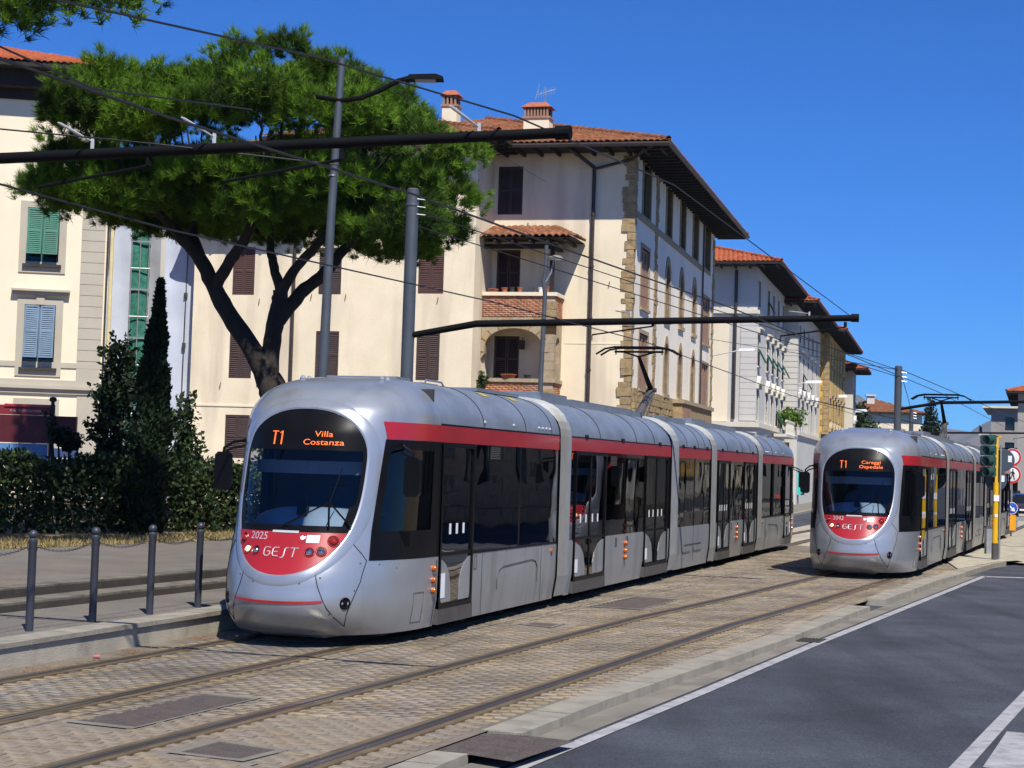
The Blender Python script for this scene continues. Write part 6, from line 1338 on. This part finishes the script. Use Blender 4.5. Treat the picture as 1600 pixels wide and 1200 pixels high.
# --- traffic light and signs
M['tl_green'] = mat('signal_green', (.02, .07, .055), .4, var=.15, scale=4, coat=.3); M['yel'] = mat('signal_yellow', (.72, .42, .01), .4, var=.1, scale=3, dirt=((.5, .3, .02), .4, 4)); M['orange'] = mat('marker_orange', (.8, .34, .01), .4, var=.08)
M['disc'] = mat('sign_back', (.055, .08, .105), .5, .2, var=.12, scale=4); M['sign_w'] = mat('sign_white', (.68, .70, .76), .4, var=.04); M['sign_r'] = mat('sign_red', (.48, .02, .03), .4, var=.06); M['sign_b'] = mat('sign_blue', (.015, .07, .42), .4, var=.06); M['sign_k'] = mat('sign_black', (.015, .015, .018), .5)
tlx = thing('traffic_light', 'yellow-posted traffic light with green housings at the island tip', 'traffic light', (13.66, 48.55, .04))
mb = MB(); mb.ring((0, 0, 0), (0, 0, 1), [(.09, 0), (.09, .45), (.075, .45)], 14); mb.build('post_foot', M['dgrey'], tlx, 40)
mb = MB(); mb.ring((0, 0, 0), (0, 0, 1), [(.08, .45), (.08, 2.15), (0, 2.15)], 14); mb.box(-.03, .05, -.02, .06, 2.15, 3.45); mb.box(-.03, .14, -.02, .03, 3.42, 3.46); pf = mb.build('post', M['yel'], tlx, 40)
mb = MB(); mb.tube([(.14, .06, 0), (.14, .06, 3.2)], .03, 8); mb.build('conduit', M['steel'], tlx)
mb = MB(); mb.box(-.075, .075, -.085, -.08, 1.62, 1.8); mb.box(-.04, .04, -.086, -.08, 1.18, 1.26); mb.build('post_sticker', M['white'], pf)
for k in range(4):
    z = 2.30+k*.30; mb = MB(); pl = [(-.42, z), (-.02, z), (-.02, z+.28), (-.42, z+.28)]; mb.prism(lambda p, q, d: Vector((p, d, q)), [(-.38, z), (-.06, z), (-.03, z+.04), (-.03, z+.24), (-.06, z+.28), (-.38, z+.28), (-.42, z+.24), (-.42, z+.04)], -.12, .16); hs_ = mb.build('signal_housing', M['tl_green'], tlx)
    mb = MB(); mb.ring((-.24, -.12, z+.14), (-.72, -.66, -.06), [(.12, -.1), (.125, .16), (.115, .16), (.11, -.05)], 18); mb.build('hood', M['tl_green'], hs_, 40)
    mb = MB(); mb.ring((-.25, -.13, z+.14), (-.72, -.66, -.06), [(.112, -.02), (.08, .01), (0, .02)], 16); mb.build('lens', M['sign_k'], hs_, 40)
for k, (dx, z) in enumerate(((.20, 2.78), (.0, 2.22))):
    mb = MB(); mb.ring((dx+.05, .16, z), (0, 1, .02), [(0, 0), (.31, 0), (.315, .01), (.31, .02), (0, .02)], 32); d_ = mb.build('sign_back', M['disc'], tlx, 30)
    mb = MB(); mb.box(dx+.17, dx+.28, .145, .155, z-.05, z+.13); mb.build('sticker', M['white'], d_)
sg = thing('sign_post', 'thin post carrying two red-ringed signs and a round blue arrow sign', 'road sign', (20.38, 70.1, -.1))
mb = MB(); mb.tube([(0, .05, 0), (0, .05, 3.4)], .035, 10); mb.build('post', M['steel'], sg)
def disc(z, r, m, nm, ring=None):
    mb = MB(); mb.ring((0, 0, z), (0, -1, 0), [(0, -.02), (r, -.02), (r, .0), (r*.97, .004), (0, .004)], 36); d_ = mb.build(nm, m, sg, 30)
    if ring: mb = MB(); mb.ring((0, 0, z), (0, -1, 0), [(r*.97, .006), (r*.97, .008), (ring, .008), (ring, .006)], 36); mb.build('ring', M['sign_r'], d_, 30)
    return d_
d1_ = disc(3.30, .36, M['sign_w'], 'no_vehicles_sign', .27); mb = MB(); mb.box(-.1, .08, -.012, -.009, 3.13, 3.15); mb.build('small_print', M['sign_k'], d1_)
d2_ = disc(2.60, .36, M['sign_w'], 'no_pedestrians_sign', .27)
mb = MB(); Y_ = lambda pl: mb.add([(x, -.010, 2.60+z) for x, z in pl], [tuple(range(len(pl)))])
Y_([(.02+.035*math.cos(a*.5), .19+.035*math.sin(a*.5)) for a in range(13)]); Y_([(-.03, .14), (.05, .14), (.06, .0), (-.02, .0)]); Y_([(-.03, .13), (-.10, .04), (-.08, .02), (-.01, .09)]); Y_([(.05, .13), (.11, .03), (.09, .01), (.03, .08)]); Y_([(-.02, .01), (.03, .01), (-.06, -.2), (-.11, -.2)]); Y_([(.01, .01), (.06, .01), (.11, -.2), (.065, -.2)])
mb.build('pedestrian_symbol', M['sign_k'], d2_)
d3_ = disc(1.24, .25, M['sign_b'], 'arrow_sign'); mb = MB(); mb.ring((0, 0, 1.24), (0, -1, 0), [(.245, .006), (.245, .008), (.225, .008), (.225, .006)], 36); mb.build('ring', M['sign_w'], d3_)
mb = MB(); c45 = .7071; rot = lambda x, z: (c45*x+c45*z*-1*-1*0+c45*z, -c45*x+c45*z)
ap = [(-.19, -.03), (.03, -.03), (.03, -.1), (.19, 0), (.03, .1), (.03, .03), (-.19, .03)]; ap = [(c45*(x+z), c45*(z-x)) for x, z in ap]; mb.prism(lambda p, q, d: Vector((p, d, 1.24+q)), ap, -.012, -.009); mb.build('arrow', M['sign_w'], d3_)
mb = MB(); mb.ring((0, -.02, .35), (0, 0, 1), [(0, 0), (.16, 0), (.16, .62), (0, .62)], 6); mb.build('orange_marker', M['orange'], sg)
mb = MB(); mb.ring((0, 0, 0), (0, 0, 1), [(.3, 0), (.25, .1), (.06, .12)], 12); mb.build('post_base', M['kerb'], sg)
cb = thing('cabinet_post', 'low grey steel bollard box beside the traffic light post', 'bollard', (14.6, 52.4, .03)); mb = MB(); mb.box(-.14, .14, -.12, .12, 0, .78); mb.build('box', M['steel'], cb); mb = MB(); mb.box(-.16, .16, -.14, .14, .78, .83); mb.build('lid', M['dgrey'], cb)
flat('far_island', [(17.5, 60), (22.5, 66), (24, 76), (20.5, 76), (17.2, 64)], -.02, M['concrete'])
# --- cars
def car(loc, rz, label, col, h=1.48, L=4.2, W=1.76):
    t = thing('parked_car', label, 'car', loc, rz, 'cars queueing down the street')
    m = mat('car_paint', col, .25, .3, var=.06, coat=.7)
    pr = [(-.5, .3), (-.5, .62), (-.47, .9), (-.40, .98), (-.33, 1.0), (.22, .96), (.44, .82), (.5, .62), (.5, .3)]
    mb = MB(); n = len(pr); 
    rows = [(-1, .93), (-.9, 1), (.9, 1), (1, .93)]
    vs = [Vector((W/2*s, p*L*(k if abs(p) > .4 else 1), q*h/1.48*(1 if abs(s) < .95 else .97))) for s, k in rows for p, q in pr]
    fs = [(r_*n+i, r_*n+i+1, (r_+1)*n+i+1, (r_+1)*n+i) for r_ in range(3) for i in range(n-1)]+[tuple(range(n)), tuple(range(3*n, 4*n))[::-1]]+[(r_*n, (r_+1)*n, (r_+1)*n+n-1, r_*n+n-1) for r_ in range(3)]
    mb.add(vs, fs); mb.build('body', m, t, 40)
    cp = [(-.44, .95), (-.36, 1.42), (-.28, 1.48), (.06, 1.46), (.26, .95)]; n = len(cp)
    mb = MB(); vs = [Vector((W/2*(.92 if q < 1 else .76)*s, p*L, q*h/1.48)) for s in (-1, 1) for p, q in cp]; mb.add(vs, [(i, i+1, n+i+1, n+i) for i in (1, 2)]+[(0, 1, 2, 3, 4)[:0] or (1, 2, 3)]+[(n+1, n+3, n+2)]); mb.build('car_roof', m, t, 30)
    mb = MB(); mb.add(vs, [(0, 1, n+1, n), (3, 4, n+4, n+3), (0, 4, 3, 1), (n, n+1, n+3, n+4)]); mb.build('car_window', M['pane'], t)
    for s in (-1, 1):
        mb = MB(); mb.box(s*W*.46-.12, s*W*.46+.12 if s < 0 else s*W*.46+.05, -L*.502, -L*.47, .72*h/1.48, .95*h/1.48); mb.build('tail_light', M['lens_on'] if label.startswith('dark car with') else M['lens_red'], t)
        for y in (-.3, .31):
            mb = MB(); mb.ring((s*(W/2-.1), y*L, .31), (s, 0, 0), [(0, -.1), (.31, -.1), (.32, 0), (.31, .1), (.2, .11), (.18, .08), (0, .09)], 18); mb.build('wheel', M['under'], t, 40)
    mb = MB(); mb.box(-.26, .26, -L*.505, -L*.49, .5, .61); mb.build('number_plate', M['white'], t); mb = MB(); mb.box(-W*.47, W*.47, -L*.51, -L*.49, .34, .48); mb.build('bumper', M['black'], t)
    return t
M['lens_on'] = emit('tail_lamp_lit', (1, .06, .03), 1.2)
hc = -R(15)
car((32.7, 110, -.1), hc, 'dark car with its red tail lamp lit at the right edge of the view', (.03, .035, .045), 1.55); car((29.7, 104, -.1), hc, 'black car seen between the traffic light and the sign post', (.012, .012, .015), 1.5)
car((36.5, 124, -.1), hc, 'dark blue car farther back behind the red-ringed signs', (.02, .03, .07)); car((33.3, 121, -.1), hc, 'silver grey car half hidden behind the sign post', (.2, .21, .22)); car((41.5, 143, -.1), hc, 'dark green car, the farthest one down the street', (.02, .04, .035), 1.6)
bar_ = thing('low_barrier', 'grey steel road barrier behind the traffic light', 'barrier', (24, 84, -.1), -R(6)); mb = MB(); mb.box(-1.8, 5.5, -.03, .03, .42, .62); mb.build('rail', M['steel'], bar_)
mb = MB()
for k in range(4): 
    mb = MB(); mb.box(-1.7+k*2.3, -1.6+k*2.3, 0, .06, 0, .6); mb.build('barrier_post', M['steel'], bar_)
# --- teal cover on the far pavement
tc_ = thing('cloth_cover', 'bright teal cloth draped over a stand on the far pavement between the trams', 'cover', (21.1, 128, .05))
mb = MB(); mb.grid(lambda a, z: Vector(((.5+.28*math.sin(min(1, max(0, (2.25-z)/1.0))*1.57))*math.cos(a)*(1+.06*math.sin(a*7)), .5*math.sin(a), z-.1*math.sin(a*3)*(z < 1))), [i*.314 for i in range(21)], [.75, 1.0, 1.4, 1.8, 2.1, 2.25, 2.3]); mb.build('cloth', mat('teal_cloth', (.02, .50, .44), .7, var=.1, scale=2), tc_, 60)
mb = MB(); mb.tube([(-.3, 0, 0), (-.3, 0, 2.2)], .05, 6); mb.tube([(.25, 0, 0), (.25, 0, 2.2)], .05, 6); mb.tube([(-.5, 0, 2.3), (0, 0, 2.55), (.5, 0, 2.3)], .08, 6); mb.build('stand', M['under'], tc_)
# --- red shop board behind the hedge
bd = thing('shop_board', 'dark red board with a pale blue strip above the hedge at the left edge', 'billboard', (-13.85, 46.9, .45), R(3))
bwx = lambda a: a
mb = MB(); mb.box(-2.5, 2.05, 0, .15, 2.0, 2.75); mb.build('board_panel', mat('board_red', (.085, .008, .012), .5, var=.15), bd)
mb = MB(); mb.box(-2.5, 1.4, .02, .13, 2.76, 3.02); hb2 = mb.build('header_panel', mat('board_header', (.20, .015, .025), .5, var=.1), bd); mb = MB(); mb.box(.1, 1.4, -.02, .02, 2.98, 3.05); mb.build('header_edge', M['red'], hb2)
vs, fs = text_geo('FUEL TECHNOLOGIES', .085); mb = MB(); mb.add([(x+.25, -.005, 2.84+y) for x, y, _ in vs], fs); mb.build('lettering', M['grey_txt'], hb2)
mb = MB(); mb.box(-2.5, 1.3, .0, .12, 1.55, 1.98); mb.build('blue_strip', mat('strip_blue', (.10, .22, .42), .4, var=.1), bd)
mb = MB(); mb.box(1.35, 1.47, -.13, -.03, 0, 3.05); mb.ring((1.41, -.08, 3.05), (0, 0, 1), [(.05, 0), (.05, .08), (.1, .11), (.09, .2), (0, .22)], 10); mb.build('post', M['under'], bd)
sn = thing('direction_plate', 'small white plate with two arrows below the red board', 'sign', (-12.02, 46.7, .45)); mb = MB(); mb.box(-.38, .38, 0, .03, 1.62, 1.88); pl_ = mb.build('plate', M['sign_w'], sn); mb = MB(); mb.box(-.38, .38, 0, .03, 1.3, 1.6); pl2 = mb.build('plate', M['sign_w'], sn); mb = MB(); mb.box(-.03, .03, .03, .08, 0, 1.9); mb.build('post', M['steel'], sn)
mb = MB()
for s in (-1, 1): mb.prism(lambda p, q, d: Vector((p, d, q)), [(s*.3, 1.45), (s*.18, 1.54), (s*.18, 1.48), (s*.07, 1.48), (s*.07, 1.42), (s*.18, 1.42), (s*.18, 1.36)], -.008, -.003)
mb.build('arrows', M['sign_k'], pl2)
# ------------------------------------------------------------------ the air
mb = MB(); mb.box(-2600, 3700, -200, 3600, -22, 240); hz = mb.build('haze', bpy.data.materials.new('air'), None, None, 'stuff')
bm_ = bmesh.new(); bm_.from_mesh(hz.data); bmesh.ops.recalc_face_normals(bm_, faces=bm_.faces); bm_.to_mesh(hz.data); bm_.free()
hm = hz.data.materials[0]; hm.use_nodes = True; ht = hm.node_tree; ht.nodes.clear(); pv_ = ht.nodes.new('ShaderNodeVolumePrincipled'); hoo = ht.nodes.new('ShaderNodeOutputMaterial')
pv_.inputs['Color'].default_value = (.35, .62, 1.0, 1); pv_.inputs['Density'].default_value = .00007; pv_.inputs['Anisotropy'].default_value = .0; ht.links.new(pv_.outputs[0], hoo.inputs['Volume'])
